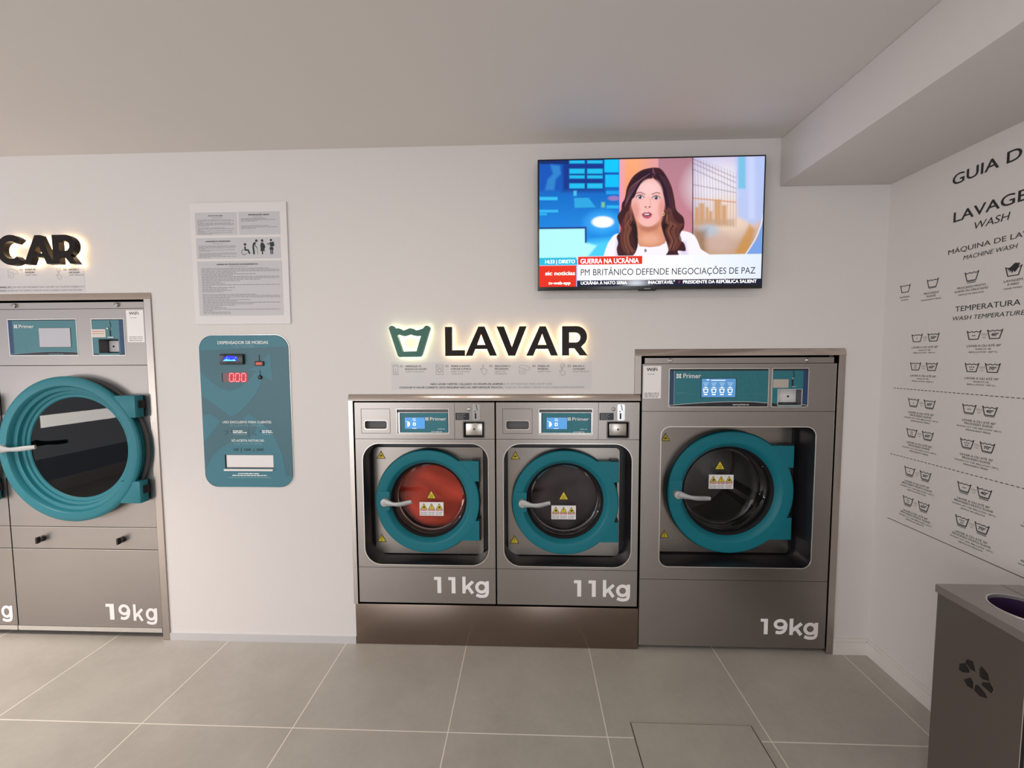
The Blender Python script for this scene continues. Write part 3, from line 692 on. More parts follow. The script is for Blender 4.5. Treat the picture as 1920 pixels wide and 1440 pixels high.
    b = MB(); b.box(1.2595, 1.2605, 0.0, 0.045, 1.1915, 1.2635); b.box(1.155, 1.2605, 0.0, 0.045, 1.1905, 1.1915); b.box(1.155, 1.156, 0.0, 0.045, 1.1915, 1.2635); b.box(1.155, 1.2605, 0.0, 0.045, 1.2635, 1.2645); b.box(1.155, 1.2605, 0.045, 0.047, 1.1905, 1.2645); obj('cash_box_hollow', b, 'grey_plastic', cp, False)
    b = MB(); b.box(1.157, 1.259, 0.036, 0.042, 1.200, 1.2625, 0.002); obj('cash_box_door', b, 'white_plastic', cp)
    b = MB(); b.lathe([(0.0001, -0.0345), (0.0045, -0.0345), (0.005, -0.036)], 1.222, 1.228, 16); obj('cash_box_lock', b, 'groove', cp, False)
    b = MB(); b.rect(0.5385, 0.6205, 1.2225, 1.3735, 0.0, 0.0008); ws = obj('wifi_sticker', b, 'white_vinyl', cp, False, label='white WiFi sticker')
    b = MB(); text(b, 'WiFi', 0.552, 0.603, 1.350, 1.366, 0.0012, bold=0.03); obj('wifi_heading', b, 'ink', cp, False); b = MB(); r_ = random.Random(1); small_print(b, 0.560, 0.595, 1.334, 1.337, 0.0012, r_)
    for k in range(3): small_print(b, 0.544, 0.612, 1.2275 + k * .0085, 1.2325 + k * .0085, 0.0012, r_)
    obj('wifi_print', b, 'ink', cp, False)
    # door
    op = (0.626, 1.331, 0.4165, 1.0875)
    p = porthole_front(t, x0, x1, 0.3525, 1.1605, op, 0.042, 0.13, None); cx, cz = 0.989, 0.751
    b = MB(); b.prism([rr(op[0] + 0.002, op[1] - 0.002, op[2] + 0.002, op[3] - 0.002, 0.04, 8), circ(cx, cz, 0.275)], -0.150, -0.142); obj('surround_back', b, 'rubber', p, False)
    b = MB(); b.prism([rr(0.640, 1.305, 0.428, 1.085, 0.01, 4), circ(cx, cz, 0.275)], -0.140, -0.130); obj('inner_plate', b, 'steel_dark', p, False)
    for (cu, v0, v1, mk) in ((0.688, 0.995, 1.037, 'arrow'), (0.692, 0.499, 0.541, '!')):
        y, k = MB(), MB(); triangle_sign(y, k, cu, v0, v1, -0.129, mk); obj('warning_outline', k, 'ink', p, False); obj('warning_triangle', y, 'yellow', p, False, label='yellow warning triangle')
    d = washer_door(t, cx, cz, 0.303, 0.075, 0, 0.197, 0.200, ((0.233, 0.127), (-0.122, -0.231)), 0.296, (-0.259, -0.005), 0.155, 0.004, -0.018)
    y, k = MB(), MB(); triangle_sign(y, k, cx, cz + 0.083, cz + 0.133, -0.1945, 'heat'); obj('warning_outline', k, 'ink', d, False); obj('warning_triangle', y, 'yellow', d, False, label='yellow hot surface triangle')
    warning_label(d, cx + 0.008, cz - 0.017, cz + 0.057, -0.1945, 0.0625)
    drum(t, cx, cz, 0.33, 0.215, 0.72, 3)
    lp = slab('lower_panel', t, x0, x1, 0.0215, 0.3505, 'steel')
    capacity(lp, '19kg', [(1.111, 1.145, 0.088, 0.165), (1.172, 1.237, 0.087, 0.165), (1.246, 1.310, 0.087, 0.168), (1.311, 1.379, 0.064, 0.150)])
    for u in (0.60, 1.35): obj('foot', MB().box(u - 0.02, u + 0.02, 0.10, 0.14, 0.0, 0.021), 'rubber', t, False)
washer_large()

# ------------------------------------------------------------------ tumble dryers
def dryer(label):
    t = thing('tumble_dryer', (-2.2295, 0, 0.03), label, 'dryer', 'tumble dryers side by side')
    x0, x1 = -2.6095, -1.8495
    cabinet(t, x0, x1, 0.03, 1.690)
    ts = slab('top_strip', t, x0 + 0.002, x1 - 0.002, 1.6625, 1.6925, 'steel', w0=-0.02, w1=-0.002)
    for u in (-2.501, -1.982):
        b = MB(); b.lathe([(0.0001, 0.010), (0.008, 0.009), (0.0105, 0.006), (0.0115, -0.002)], u, 1.6785, 24); obj('lock', b, 'chrome', ts)
        b = MB(); b.lathe([(0.0055, 0.0099), (0.0068, 0.0096)], u, 1.6785, 20); b.frect(u - .001, u + .001, 1.675, 1.682, 0.0104); obj('key_slit', b, 'groove', ts, False)
    cash = rc(-2.087, -1.985, 1.4465, 1.5140)
    cp = slab('control_panel', t, x0, x1, 1.3885, 1.6600, 'steel', [cash])
    b = MB(); b.prism([rc(-2.5435, -2.1925, 1.4355, 1.613), rc(-2.541, -2.195, 1.438, 1.6105)], 0, 0.0012); obj('panel_rim', b, 'edge', cp, False); b = MB(); b.prism([rc(-2.1185, -1.9525, 1.4345, 1.6125), rc(-2.116, -1.955, 1.437, 1.610)], 0, 0.0012); obj('panel_rim', b, 'edge', cp, False)
    obj('display_fascia', MB().frect(-2.541, -2.195, 1.438, 1.6105, 0.0004), 'panel_teal_dry', cp, False, label='teal printed fascia'); b = MB(); b.flat([rc(-2.116, -1.955, 1.437, 1.610), cash], 0.0004); obj('coin_fascia', b, 'panel_teal_dry', cp, False, label='teal printed fascia')
    b = MB(); b.frect(-2.541, -2.195, 1.606, 1.6105, 0.0008); b.frect(-2.116, -1.955, 1.6055, 1.610, 0.0008)
    cv = [(-2.541 + 0.346 * s, 1.442 + 0.013 * math.sin(s * PI * .75)) for s in [i / 12 for i in range(13)]]
    b.flat([(-2.541, 1.438), (-2.195, 1.438)] + cv[::-1], 0.001); b.frect(-1.985, -1.955, 1.437, 1.4435, 0.001); b.frect(-2.116, -2.087, 1.437, 1.4435, 0.001); obj('fascia_dark', b, 'panel_dark', cp, False)
    for a_, c_ in ((-2.541, -2.519), (-1.978, -1.955)): obj('fascia_navy', MB().frect(a_, c_, 1.444, 1.6055, 0.0008), 'panel_navy', cp, False)
    b = MB(); b.line(cv, 0.0014, 0.0014); b.frect(-2.519, -2.5183, 1.444, 1.606, 0.0012); obj('fascia_swoosh', b, 'changer_text_soft', cp, False)
    b = MB(); b.line([(-2.485 + .03 * math.cos(a * PI / 10), 1.46 + .042 * math.sin(a * PI / 10)) for a in range(11)], 0.0009, 0.0012); b.line([(-2.195, 1.598), (-2.36, 1.603), (-2.40, 1.606)], 0.0009, 0.0012); obj('line_pattern', b, 'panel_line', cp, False)
    brand(cp, -2.486, -2.409, 1.570, 1.587, 0.0014, 'white_vinyl')
    tobj('web_address', cp, 'changer_text_soft', 'www.primer.es', -2.343, -2.269, 1.4402, 1.4468, 0.0016, bold=0.01)
    b = MB(); b.rect(-2.387, -2.224, 1.4755, 1.571, 0.0, 0.0016); obj('screen_frame', b, 'grey_plastic', cp, False)
    b = MB(); b.frect(-2.385, -2.226, 1.4775, 1.569, 0.002); obj('touch_screen', b, 'screen_pale', cp, False, label='pale grey touch screen')
    b = MB(); b.rect(-2.1155, -2.048, 1.523, 1.562, 0.0, 0.0014); st = obj('price_sticker', b, 'cream', cp, False, label='cream sticker with two red lines')
    b = MB(); b.frect(-2.1155, -2.052, 1.5505, 1.5525, 0.0018); b.frect(-2.1155, -2.055, 1.5405, 1.5425, 0.0018); obj('sticker_lines', b, 'label_red', cp, False)
    b = MB(); b.flat([(-2.0245, 1.600), (-2.0215, 1.600), (-2.0175, 1.572), (-2.0205, 1.572)], 0.0014); b.frect(-2.0275, -2.0205, 1.528, 1.557, 0.0014); obj('coin_slot', b, 'groove', cp, False)
    b = MB(); b.lathe([(0.0001, 0.008), (0.004, 0.0075), (0.006, 0.004), (0.0065, 0.0004)], -2.031, 1.5655, 16); b.rect(-2.036, -2.006, 1.521, 1.5245, 0.0, 0.004); obj('coin_return', b, 'chrome', cp)
    b = MB(); b.box(-1.986, -1.985, 0, 0.058, 1.4465, 1.514); b.box(-2.087, -2.086, 0, 0.058, 1.4465, 1.514); b.box(-2.087, -1.985, 0, 0.058, 1.4455, 1.4465); b.box(-2.087, -1.985, 0, 0.058, 1.514, 1.515); b.box(-2.087, -1.985, 0.058, 0.06, 1.4455, 1.515); obj('cash_box_hollow', b, 'grey_plastic', cp, False)
    b = MB(); b.box(-2.084, -1.987, 0.047, 0.052, 1.453, 1.508, 0.002); obj('cash_box_door', b, 'white_plastic', cp)
    b = MB(); b.lathe([(0.0001, -0.0455), (0.0045, -0.0455), (0.005, -0.047)], -2.06, 1.480, 16); obj('cash_box_lock', b, 'groove', cp, False)
    b = MB(); b.rect(-1.939, -1.853, 1.4985, 1.6525, 0.0, 0.0008); obj('wifi_sticker', b, 'white_vinyl', cp, False, label='white WiFi sticker')
    b = MB(); text(b, 'WiFi', -1.925, -1.876, 1.630, 1.645, 0.0012, bold=0.02); obj('wifi_heading', b, 'ink_soft', cp, False); b = MB(); r_ = random.Random(1); small_print(b, -1.918, -1.884, 1.6145, 1.6175, 0.0012, r_)
    for k in range(3): small_print(b, -1.930, -1.862, 1.5045 + k * .0085, 1.5085 + k * .0085, 0.0012, r_)
    obj('wifi_print', b, 'ink_soft', cp, False)
    # door panel and bowl door
    cx, cz = -2.221, 0.980
    p = slab('door_panel', t, x0, x1, 0.5790, 1.3855, 'steel', [circ(cx, cz, 0.30, 64)])
    b = MB()
    b.lathe([(0.250, 0.000), (0.254, 0.0045), (0.266, 0.006), (0.269, 0.0125), (0.2715, 0.014), (0.282, 0.015), (0.2855, 0.029), (0.2885, 0.0305), (0.302, 0.0325), (0.3075, 0.0495), (0.312, 0.0535), (0.338, 0.0555), (0.350, 0.0525), (0.3555, 0.047),
             (0.356, 0.038), (0.350, 0.029), (0.340, 0.024), (0.336, 0.020), (0.336, 0.0005)], cx, cz, 144)
    d = obj('door', b, 'teal_dryer', t, label='deep teal bowl-shaped door')
    for z0, z1 in ((0.156, 0.262), (-0.262, -0.154)):
        b = MB(); b.box(cx + 0.245, cx + 0.347, -0.051, -0.004, cz + z0, cz + z1, 0.003); hg = obj('hinge', b, 'teal_dryer', d)
        b = MB(); b.box(cx + 0.340, cx + 0.352, -0.034, -0.002, cz + z0 + 0.045, cz + z1 - 0.025); obj('hinge_pin', b, 'rubber', d, False)
    b = MB(); b.lathe([(0.3365, 0.007), (0.346, 0.007), (0.349, 0.0005)], cx + 0.012, cz, 96); obj('door_gasket', b, 'grey_plastic', d)
    b = MB(); b.lathe([(0.256, 0.0005), (0.14, 0.001), (0.0005, 0.001)], cx, cz, 96); obj('glass', b, 'dryer_glass', d)
    lever(d, cx - 0.325, cz + 0.006, 0.185, -0.058, 0.004, 0.012)
    drum(t, cx, cz, 0.34, 0.05, 0.70, 0)
    fd = slab('filter_drawer', t, x0, x1, 0.4650, 0.5745, 'steel')
    for u in (-2.444, -2.026):
        b = MB(); b.lathe([(0.0001, 0.020), (0.010, 0.019), (0.0145, 0.014), (0.0155, 0.0)], u, 0.517, 24); b.box(u - 0.0045, u + 0.0045, -0.033, -0.016, 0.501, 0.533, 0.002); obj('knob', b, 'black_plastic', fd, label='black turn knob')
    lp = slab('lower_panel', t, x0, x1, 0.0585, 0.4600, 'steel')
    capacity(lp, '19kg', [(-2.141, -2.097, 0.097, 0.180), (-2.074, -2.012, 0.093, 0.179), (-1.997, -1.943, 0.0935, 0.180), (-1.932, -1.872, 0.072, 0.161)])
    b = MB(); b.rect(x0, x1, 0.0345, 0.0570, -0.015, 0.003); obj('kick_strip', b, 'edge', t, False, label='pale strip along the foot')
    b = MB()
    for e in ((0.4625, 0.0012), (0.5770, 0.0012)): b.rect(x0, x1, e[0] - 0.0028, e[0] - 0.0012, -0.004, 0.0012)
    obj('panel_edge', b, 'edge', t, False)
    return t
D = dryer('dryer with its whole teal bowl door in view beside the white wall')
def copy_tree(o, parent=None):
    c = o.copy(); COL.objects.link(c)
    if parent: c.parent = parent
    for ch in list(o.children): copy_tree(ch, c)
    return c
D2 = copy_tree(D); D2.location.x -= 0.766
D2['label'] = 'dryer mostly cut off by the left edge of the photo'

# ------------------------------------------------------------------ backlit letters
LETTERS = {
    'L': [[(0, 0), (0.091, 0), (0.091, 0.027), (0.031, 0.027), (0.031, 0.134), (0, 0.134)]],
    'A': [[(0, 0), (0.032, 0), (0.0455, 0.031), (0.100, 0.031), (0.1135, 0), (0.146, 0), (0.0895, 0.134), (0.0615, 0.134)], [(0.054, 0.050), (0.0925, 0.050), (0.0735, 0.100)]],
    'V': [[(0, 0.134), (0.034, 0.134), (0.070, 0.040), (0.105, 0.134), (0.138, 0.134), (0.085, 0), (0.054, 0)]],
}
def arc(cu, cv, r, a0, a1, n): return [(cu + r * math.cos(math.radians(a0 + (a1 - a0) * i / n)), cv + r * math.sin(math.radians(a0 + (a1 - a0) * i / n))) for i in range(n + 1)]
LETTERS['R'] = [[(0, 0), (0.0315, 0), (0.0315, 0.033), (0.056, 0.033), (0.082, 0), (0.116, 0), (0.086, 0.040)] + arc(0.064, 0.0855, 0.0485, -52, 90, 12) + [(0, 0.134)],
                [(0.0315, 0.060), (0.060, 0.060)] + arc(0.061, 0.0825, 0.0225, -85, 85, 8) + [(0.060, 0.105), (0.0315, 0.105)]]
LETTERS['C'] = [arc(0.070, 0.067, 0.0705, 44, 316, 28) + arc(0.070, 0.067, 0.0405, 312, 48, 24)]
def letter(ch, u, v, label, group, face='letter_black', led='led_warm', loops=None):
    t = thing('basin_emblem' if loops else 'sign_letter', (u, 0, v), label, 'sign' if loops else 'letter', group)
    lp = loops or [[(u + a, v + b) for a, b in l] for l in LETTERS[ch]]
    obj('face', MB().prism(lp, 0.019, 0.045), face, t, False)
    obj('light_core', MB().prism(lp, 0.008, 0.0185), led, t, False, label='glowing back edge')
    return t
G1 = 'backlit letters of the LAVAR sign'
letter('L', -0.3800, 1.4240, 'black backlit letter L at the start of LAVAR', G1)
letter('A', -0.2870, 1.4245, 'first black backlit letter A of LAVAR, between L and V', G1)
letter('V', -0.1420, 1.4240, 'black backlit letter V in the middle of LAVAR', G1)
letter('A', -0.0065, 1.4235, 'second black backlit letter A of LAVAR, between V and R', G1)
letter('R', 0.1580, 1.4235, 'black backlit letter R ending LAVAR, under the television', G1)
G2 = 'backlit letters of the sign above the dryers'
letter('C', -2.5110, 1.8670, 'black backlit letter C above the dryers, cut by the photo edge', G2)
letter('A', -2.3810, 1.8670, 'black backlit letter A above the dryers, between C and R', G2)
letter('R', -2.2350, 1.8670, 'black backlit letter R above the dryers, last of its sign', G2)
bo = [(-0.641, 1.553), (-0.637, 1.561), (-0.627, 1.565), (-0.618, 1.562), (-0.612, 1.552), (-0.604, 1.5535), (-0.597, 1.5535), (-0.586, 1.550), (-0.579, 1.545), (-0.572, 1.5435), (-0.560, 1.547), (-0.543, 1.5535), (-0.529, 1.551), (-0.520, 1.5455), (-0.512, 1.5435), (-0.498, 1.546), (-0.481, 1.552), (-0.474, 1.561), (-0.464, 1.565), (-0.454, 1.561), (-0.449, 1.552), (-0.489, 1.430), (-0.497, 1.421), (-0.594, 1.420), (-0.602, 1.427)]
bi = [(-0.604, 1.523), (-0.595, 1.524), (-0.584, 1.520), (-0.572, 1.5165), (-0.560, 1.5185), (-0.542, 1.525), (-0.527, 1.5195), (-0.511, 1.5165), (-0.501, 1.5175), (-0.492, 1.517), (-0.514, 1.447), (-0.579, 1.446)]
letter('basin', -0.545, 1.420, 'green wash basin emblem with bright backlight left of LAVAR', None, 'letter_green', 'led_lime', [bo, bi])

# ------------------------------------------------------------------ instruction stickers
def icon_trousers(b, u, v, w):
    b.line([(u - .0115, v - .023), (u - .0115, v + .023), (u + .0115, v + .023), (u + .0115, v - .023), (u + .003, v - .023), (u, v + .008), (u - .003, v - .023)], 0.0012, w, True); b.line([(u - .0115, v + .017), (u + .0115, v + .017)], 0.0010, w)
def icon_machine(b, u, v, w):
    b.line(rc(u - .0165, u + .0165, v - .023, v + .023), 0.0012, w, True); b.line([(u - .0165, v + .013), (u + .0165, v + .013)], 0.001, w); b.line(circ(u, v - .003, .0105, 20), 0.0012, w, True); b.line(circ(u, v - .003, .0068, 16), 0.0008, w, True); b.line([(u - .012, v + .018), (u - .004, v + .018)], .001, w)
def icon_hand(b, u, v, w, s=1.0):
    q = [(-.012, -.004), (-.016, .004), (-.013, .007), (-.006, 0), (-.006, .020), (-.003, .023), (0, .020), (0, .006), (.012, .003), (.015, -.004), (.012, -.014), (.009, -.022), (-.004, -.022), (-.006, -.014)]
    b.line([(u + x * s, v + y * s) for x, y in q], 0.0011, w, True)
def icon_coin(b, u, v, w):
    b.line([(u - .024, v + .016), (u - .010, v + .022), (u + .004, v + .018), (u + .025, v + .012), (u + .025, v + .001), (u + .010, v - .003), (u + .002, v + .005), (u - .012, v + .006), (u - .024, v + .010)], 0.0011, w, True)
    b.line(circ(u - .005, v - .012, .009, 16), .0011, w, True); b.line([(u - .023, v + .004), (u - .023, v - .023)], .0011, w)
def icon_start(b, u, v, w):
    b.line(circ(u, v + .017, .0105, 20), .0011, w, True); b.line([(u - .005, v + .017), (u - .001, v + .013), (u + .006, v + .021)], .0014, w); icon_hand(b, u, v - .010, w, 0.85)
def sticker(label, base, rect, steps, lines, faint):
    t = thing('instruction_sticker', base, label, 'sticker')
    obj('backing', MB().rect(*rect, 0.0, 0.0007), 'sticker_grey', t, False)
    for (icon, iu, iv, nu, no, tu, bold_lines, thin_lines, tv) in steps:
        b = MB(); icon(b, iu, iv, 0.0011); obj('icon', b, 'ink_soft' if not faint else 'ink_faint', t, False)
        b = MB()
        text(b, no, nu, None, tv - 0.009, tv + 0.001, 0.0011, ratio=1.1); k = 0
        for s, wdt in bold_lines: text(b, s, tu, tu + wdt, tv - 0.008 - k * 0.0135, tv - k * 0.0135, 0.0011, bold=0.03); k += 1
        obj('step_text', b, 'ink_soft', t, False)
        b = MB(); v = tv - 0.0135 * k
        for s, wdt in thin_lines: text(b, s, tu, tu + wdt, v - 0.0065, v, 0.0011, slant=0.2); v -= 0.0108
        obj('step_translation', b, 'ink_faint' if not faint else 'ink_faint', t, False)
    for (s1, a0, a1, s2, b0, b1, v) in lines:
        if s1: tobj('notice_text', t, 'ink' if not faint else 'ink_soft', s1, a0, a1, v, v + 0.0085, 0.0011, bold=0.03)
        tobj('notice_translation', t, 'ink_faint', s2, b0, b1, v, v + 0.008, 0.0011, slant=0.2)
    return t
sticker('grey instruction strip with five numbered steps under the LAVAR letters', (-0.175, 0, 1.265), (-0.6485, 0.2985, 1.266, 1.397), [
    (icon_trousers, -0.6275, 1.360, -0.606, '01', -0.581, [('VERIFIQUE OS', .077), ('BOLSOS DA ROUPA', .104)], [('CHECK THE POCKETS', .090)], 1.381),
    (icon_machine, -0.4165, 1.360, -0.389, '02', -0.362, [('INSIRA A ROUPA', .091), ('E FECHE A PORTA', .097)], [('INSERT CLOTHS AND', .088), ('CLOSE DOOR', .056)], 1.381),
    (icon_hand, -0.207, 1.359, -0.181, '03', -0.155, [('SELECIONE O', .074), ('PROGRAMA', .065)], [('SELECT THE', .050), ('PROGRAMME', .058)], 1.3805),
    (icon_coin, -0.015, 1.359, 0.022, '04', 0.048, [('INSIRA AS', .055), ('MOEDAS', .049)], [('INSERT COINS', .060)], 1.380),
    (icon_start, 0.163, 1.359, 0.187, '05', 0.212, [('INICIAR A', .054), ('LAVAGEM', .054)], [('START PROGRAM', .074)], 1.379)],
    [('NÃO LAVAR TAPETES, CALÇADO OU ROUPA DE ANIMAIS |', -0.461, -0.110, 'DO NOT WASH RUGS, SHOES, AND PET LINEN', -0.102, 0.114, 1.2875),
     ('COLOCAR O VALOR CORRETO. ESTA MÁQUINA NÃO DÁ, NEM DEVOLVE TROCOS |', -0.611, -0.116, 'PLEASE USE THE CORRECT AMOUNT AS NO CHANGE IS GIVEN NOR RETURNS', -0.108, 0.264, 1.2715)], False)
sticker('grey instruction strip with small icons above the dryer surround', (-2.35, 0, 1.734), (-2.72, -2.136, 1.737, 1.860), [
    (icon_coin, -2.496, 1.833, -2.459, '03', -2.432, [('INSIRA AS', .054), ('MOEDAS', .047)], [('INSERT COINS', .058)], 1.856),
    (icon_start, -2.262, 1.831, -2.238, '04', -2.211, [('INICIAR A', .052), ('SECAGEM', .053)], [('START PROGRAM', .073)], 1.853)],
    [('ANIMAIS, ETC |', -2.575, -2.503, 'DO NOT DRY MATERIALS THAT CAN MELT (E.G. PLASTICS, RUBBER), ETC', -2.498, -2.140, 1.7635),
     ('TROCOS |', -2.583, -2.534, 'PLEASE USE THE CORRECT AMOUNT AS NO CHANGE IS GIVEN NOR RETURNS', -2.529, -2.152, 1.7475)], True)

# ------------------------------------------------------------------ notice board
nbd = thing('notice_board', (-1.358, 0, 1.58), 'white notice board with grey text boxes and pictograms above the coin changer', 'notice')
obj('board', MB().box(-1.5905, -1.1255, -0.0075, -0.0002, 1.581, 2.148, 0.001), 'poster_white', nbd, False)
rp = random.Random(21)
def pbox(u0, u1, v0, v1): return obj('text_box', MB().frect(u0, u1, v0, v1, 0.0079), 'poster_grey', nbd, False)
pbox(-1.567, -1.364, 1.9985, 2.1035); pbox(-1.3565, -1.1585, 1.9985, 2.1035); pbox(-1.567, -1.1595, 1.888, 1.9855); pbox(-1.567, -1.1565, 1.621, 1.8775)
WQ = 0.0083
tobj('heading', nbd, 'ink', 'FECHO DE LOJA', -1.502, -1.432, 2.0855, 2.0905, WQ, bold=0.04)
tobj('heading', nbd, 'ink', 'INFORMAÇÕES GERAIS', -1.308, -1.208, 2.0865, 2.0930, WQ, bold=0.04)
tobj('heading', nbd, 'ink', 'ATENDIMENTO PRIORITÁRIO', -1.522, -1.400, 1.9665, 1.9725, WQ, bold=0.04)
tobj('heading', nbd, 'ink', 'NORMAS DE UTILIZAÇÃO DOS EQUIPAMENTOS', -1.472, -1.272, 1.8590, 1.8655, WQ, bold=0.04)
def para(u0, wid, v, ws, dv):
    b = MB()
    for i, f in enumerate(ws):
        if f: small_print(b, u0, u0 + wid * f, v - dv * .52 - i * dv, v - i * dv, WQ, rp, 0.8)
    obj('small_print', b, 'ink_faint', nbd, False)
for u, v in ((-1.487, 2.079), (-1.287, 2.081), (-1.487, 1.9605), (-1.412, 1.853)):
    b = MB(); small_print(b, u, u + (0.05 if v > 1.9 else 0.09), v - 0.003, v, WQ, rp); obj('subheading', b, 'ink_faint', nbd, False)
para(-1.555, 0.176, 2.070, [.92, 1, .12, .9, 1, .98, .3, 0, .75, 1, .1, .97, .2, .95, .4], 0.0046)
para(-1.345, 0.175, 2.074, [.7, .95, .45, 0, 0, 0, .75, 1, .4], 0.0056)
para(-1.555, 0.183, 1.950, [.98, 1, .95, .2, .95, .3, 0, 1, .98, .6, 1, .3], 0.0049)
para(-1.548, 0.378, 1.845, [.86, 1, 1, .45, .7, .4, 1, 1, .75, .5, .24, .3, 1, .12, .42, .32, .38, .28, 0, .7, 1, 1, .35, .62, .45, 1, .66, .42, .25, .3, 1, .12, .35, .36], 0.0064)
b = MB()
def blob(pts, w=WQ): b.flat(pts, w)
# seated wheelchair user
b.disc(-1.330, 1.9535, .0062, WQ, 14); b.line([(-1.331, 1.944), (-1.330, 1.928), (-1.316, 1.927), (-1.309, 1.910)], .0075, WQ); b.line(arc(-1.335, 1.9185, .0125, 100, 340, 16), .0022, WQ)
# stooped walker with a stick
b.disc(-1.2745, 1.970, .0062, WQ, 14); b.line([(-1.279, 1.962), (-1.288, 1.955), (-1.291, 1.940), (-1.289, 1.926), (-1.288, 1.907)], .0085, WQ); b.line([(-1.283, 1.957), (-1.279, 1.945), (-1.272, 1.937)], .003, WQ); b.line([(-1.272, 1.938), (-1.270, 1.907)], .0016, WQ)
# expectant mother
b.disc(-1.247, 1.9705, .0062, WQ, 14); blob([(-1.252, 1.962), (-1.243, 1.962), (-1.234, 1.948), (-1.233, 1.938), (-1.238, 1.930), (-1.234, 1.922), (-1.257, 1.922), (-1.255, 1.935), (-1.257, 1.948)]); b.line([(-1.2475, 1.922), (-1.2475, 1.907)], .006, WQ)
# adult carrying a baby
b.disc(-1.204, 1.972, .0056, WQ, 14); b.disc(-1.1935, 1.960, .0044, WQ, 12); blob([(-1.209, 1.963), (-1.199, 1.963), (-1.192, 1.955), (-1.187, 1.952), (-1.191, 1.944), (-1.201, 1.941), (-1.211, 1.945)]); b.line([(-1.209, 1.960), (-1.218, 1.952), (-1.224, 1.958)], .0032, WQ)
blob([(-1.210, 1.941), (-1.196, 1.940), (-1.192, 1.928), (-1.213, 1.928)]); b.line([(-1.2065, 1.929), (-1.2065, 1.907)], .005, WQ); b.line([(-1.1985, 1.929), (-1.1985, 1.907)], .005, WQ)
obj('pictograms', b, 'ink_green', nbd, False, label='four dark green pictogram people')

# ------------------------------------------------------------------ coin changer
cc = thing('coin_changer', (-1.36, 0, 0.79), 'teal coin changer panel with red digits and a coin tray on the wall', 'coin changer')
tray = rc(-1.478, -1.236, 0.882, 0.949)
panel = rr(-1.5815, -1.1405, 0.7885, 1.5285, 0.066, 10)
obj('panel', MB().prism([panel, tray], 0.0, 0.006), 'changer_grey', cc, False)
W1, W2, W3 = 0.0064, 0.0068, 0.0074
obj('panel_edge', MB().prism([rr(-1.5835, -1.1385, 0.7865, 1.5305, 0.068, 10), panel], 0.0, 0.0045), 'edge', cc, False)
b = MB()
b.flat([(-1.5735, 1.4825), (-1.560, 1.503), (-1.538, 1.520), (-1.515, 1.5275), (-1.207, 1.5275), (-1.180, 1.518), (-1.158, 1.498), (-1.143, 1.473), (-1.5800, 1.457)], W1)
b.flat([(-1.578, 1.355), (-1.534, 1.312), (-1.488, 1.277), (-1.442, 1.261), (-1.394, 1.274), (-1.346, 1.308), (-1.303, 1.357), (-1.339, 1.362), (-1.289, 1.391), (-1.233, 1.446), (-1.229, 1.382), (-1.223, 1.309), (-1.269, 1.331), (-1.301, 1.257), (-1.351, 1.199), (-1.400, 1.153), (-1.439, 1.137), (-1.493, 1.176), (-1.579, 1.240)], W1)
b.flat([(-1.579, 1.141), (-1.548, 1.150), (-1.525, 1.141), (-1.493, 1.115), (-1.535, 1.060), (-1.579, 1.010)], W1)
b.flat([[(-1.5795, 0.870), (-1.541, 0.936), (-1.497, 0.981), (-1.448, 1.010), (-1.388, 1.031), (-1.346, 1.031), (-1.309, 1.083), (-1.384, 1.124), (-1.347, 1.150), (-1.307, 1.118), (-1.250, 1.072), (-1.217, 1.020), (-1.193, 0.955), (-1.181, 0.891), (-1.177, 0.845), (-1.1425, 0.846), (-1.152, 0.820), (-1.178, 0.798), (-1.212, 0.790), (-1.511, 0.790), (-1.548, 0.804), (-1.572, 0.832)],
        tray], W1)
obj('panel_print', b, 'changer_teal', cc, False)
for s, a0, a1, v0, v1, mk, bd in (('DISPENSADOR DE MOEDAS', -1.487, -1.238, 1.4865, 1.5010, 'changer_text', .035), ('COIN CHANGER', -1.417, -1.306, 1.4700, 1.4805, 'changer_text_soft', 0), ('USO EXCLUSIVO PARA CLIENTES', -1.480, -1.238, 1.1040, 1.1155, 'changer_text', .035),
                                  ('EXCLUSIVE FOR COSTUMERS', -1.442, -1.277, 1.0890, 1.0985, 'changer_text_soft', 0), ('SÓ ACEITA NOTAS DE:', -1.440, -1.277, 1.0140, 1.0250, 'changer_text', .035), ('BANK NOTES ACCEPTED', -1.429, -1.287, 0.9990, 1.0080, 'changer_text_soft', 0), ('5€ | 10€ | 20€', -1.433, -1.281, 0.9675, 0.9810, 'changer_text_dark', .02)):
    tobj('lettering', cc, mk, s, a0, a1, v0, v1, W3, bold=bd)
b = MB()
for a0, a1, v in ((-1.431, -1.383, 1.063), (-1.431, -1.362, 1.055), (-1.286, -1.239, 1.064), (-1.286, -1.233, 1.056), (-1.414, -1.307, 0.853), (-1.444, -1.271, 0.844)): small_print(b, a0, a1, v, v + 0.006, W3, rp, .8)
obj('small_print', b, 'changer_text', cc, False)
b = MB()
for a0, a1, v in ((-1.428, -1.363, 1.047), (-1.283, -1.236, 1.048), (-1.462, -1.248, 0.834)): small_print(b, a0, a1, v, v + 0.005, W3, rp)
obj('small_print', b, 'changer_text_soft', cc, False)
b = MB(); b.frect(-1.3530, -1.3518, 1.037, 1.075, W3); b.line([(-1.478, 1.062), (-1.470, 1.068), (-1.460, 1.066), (-1.458, 1.058), (-1.468, 1.048), (-1.476, 1.046)], .0016, W3); b.line([(-1.338, 1.058), (-1.326, 1.054), (-1.316, 1.049), (-1.326, 1.045)], .0016, W3); b.frect(-1.442, -1.436, 1.060, 1.068, W3); b.frect(-1.299, -1.291, 1.060, 1.068, W3)
obj('hand_icons', b, 'changer_text_dark', cc, False)
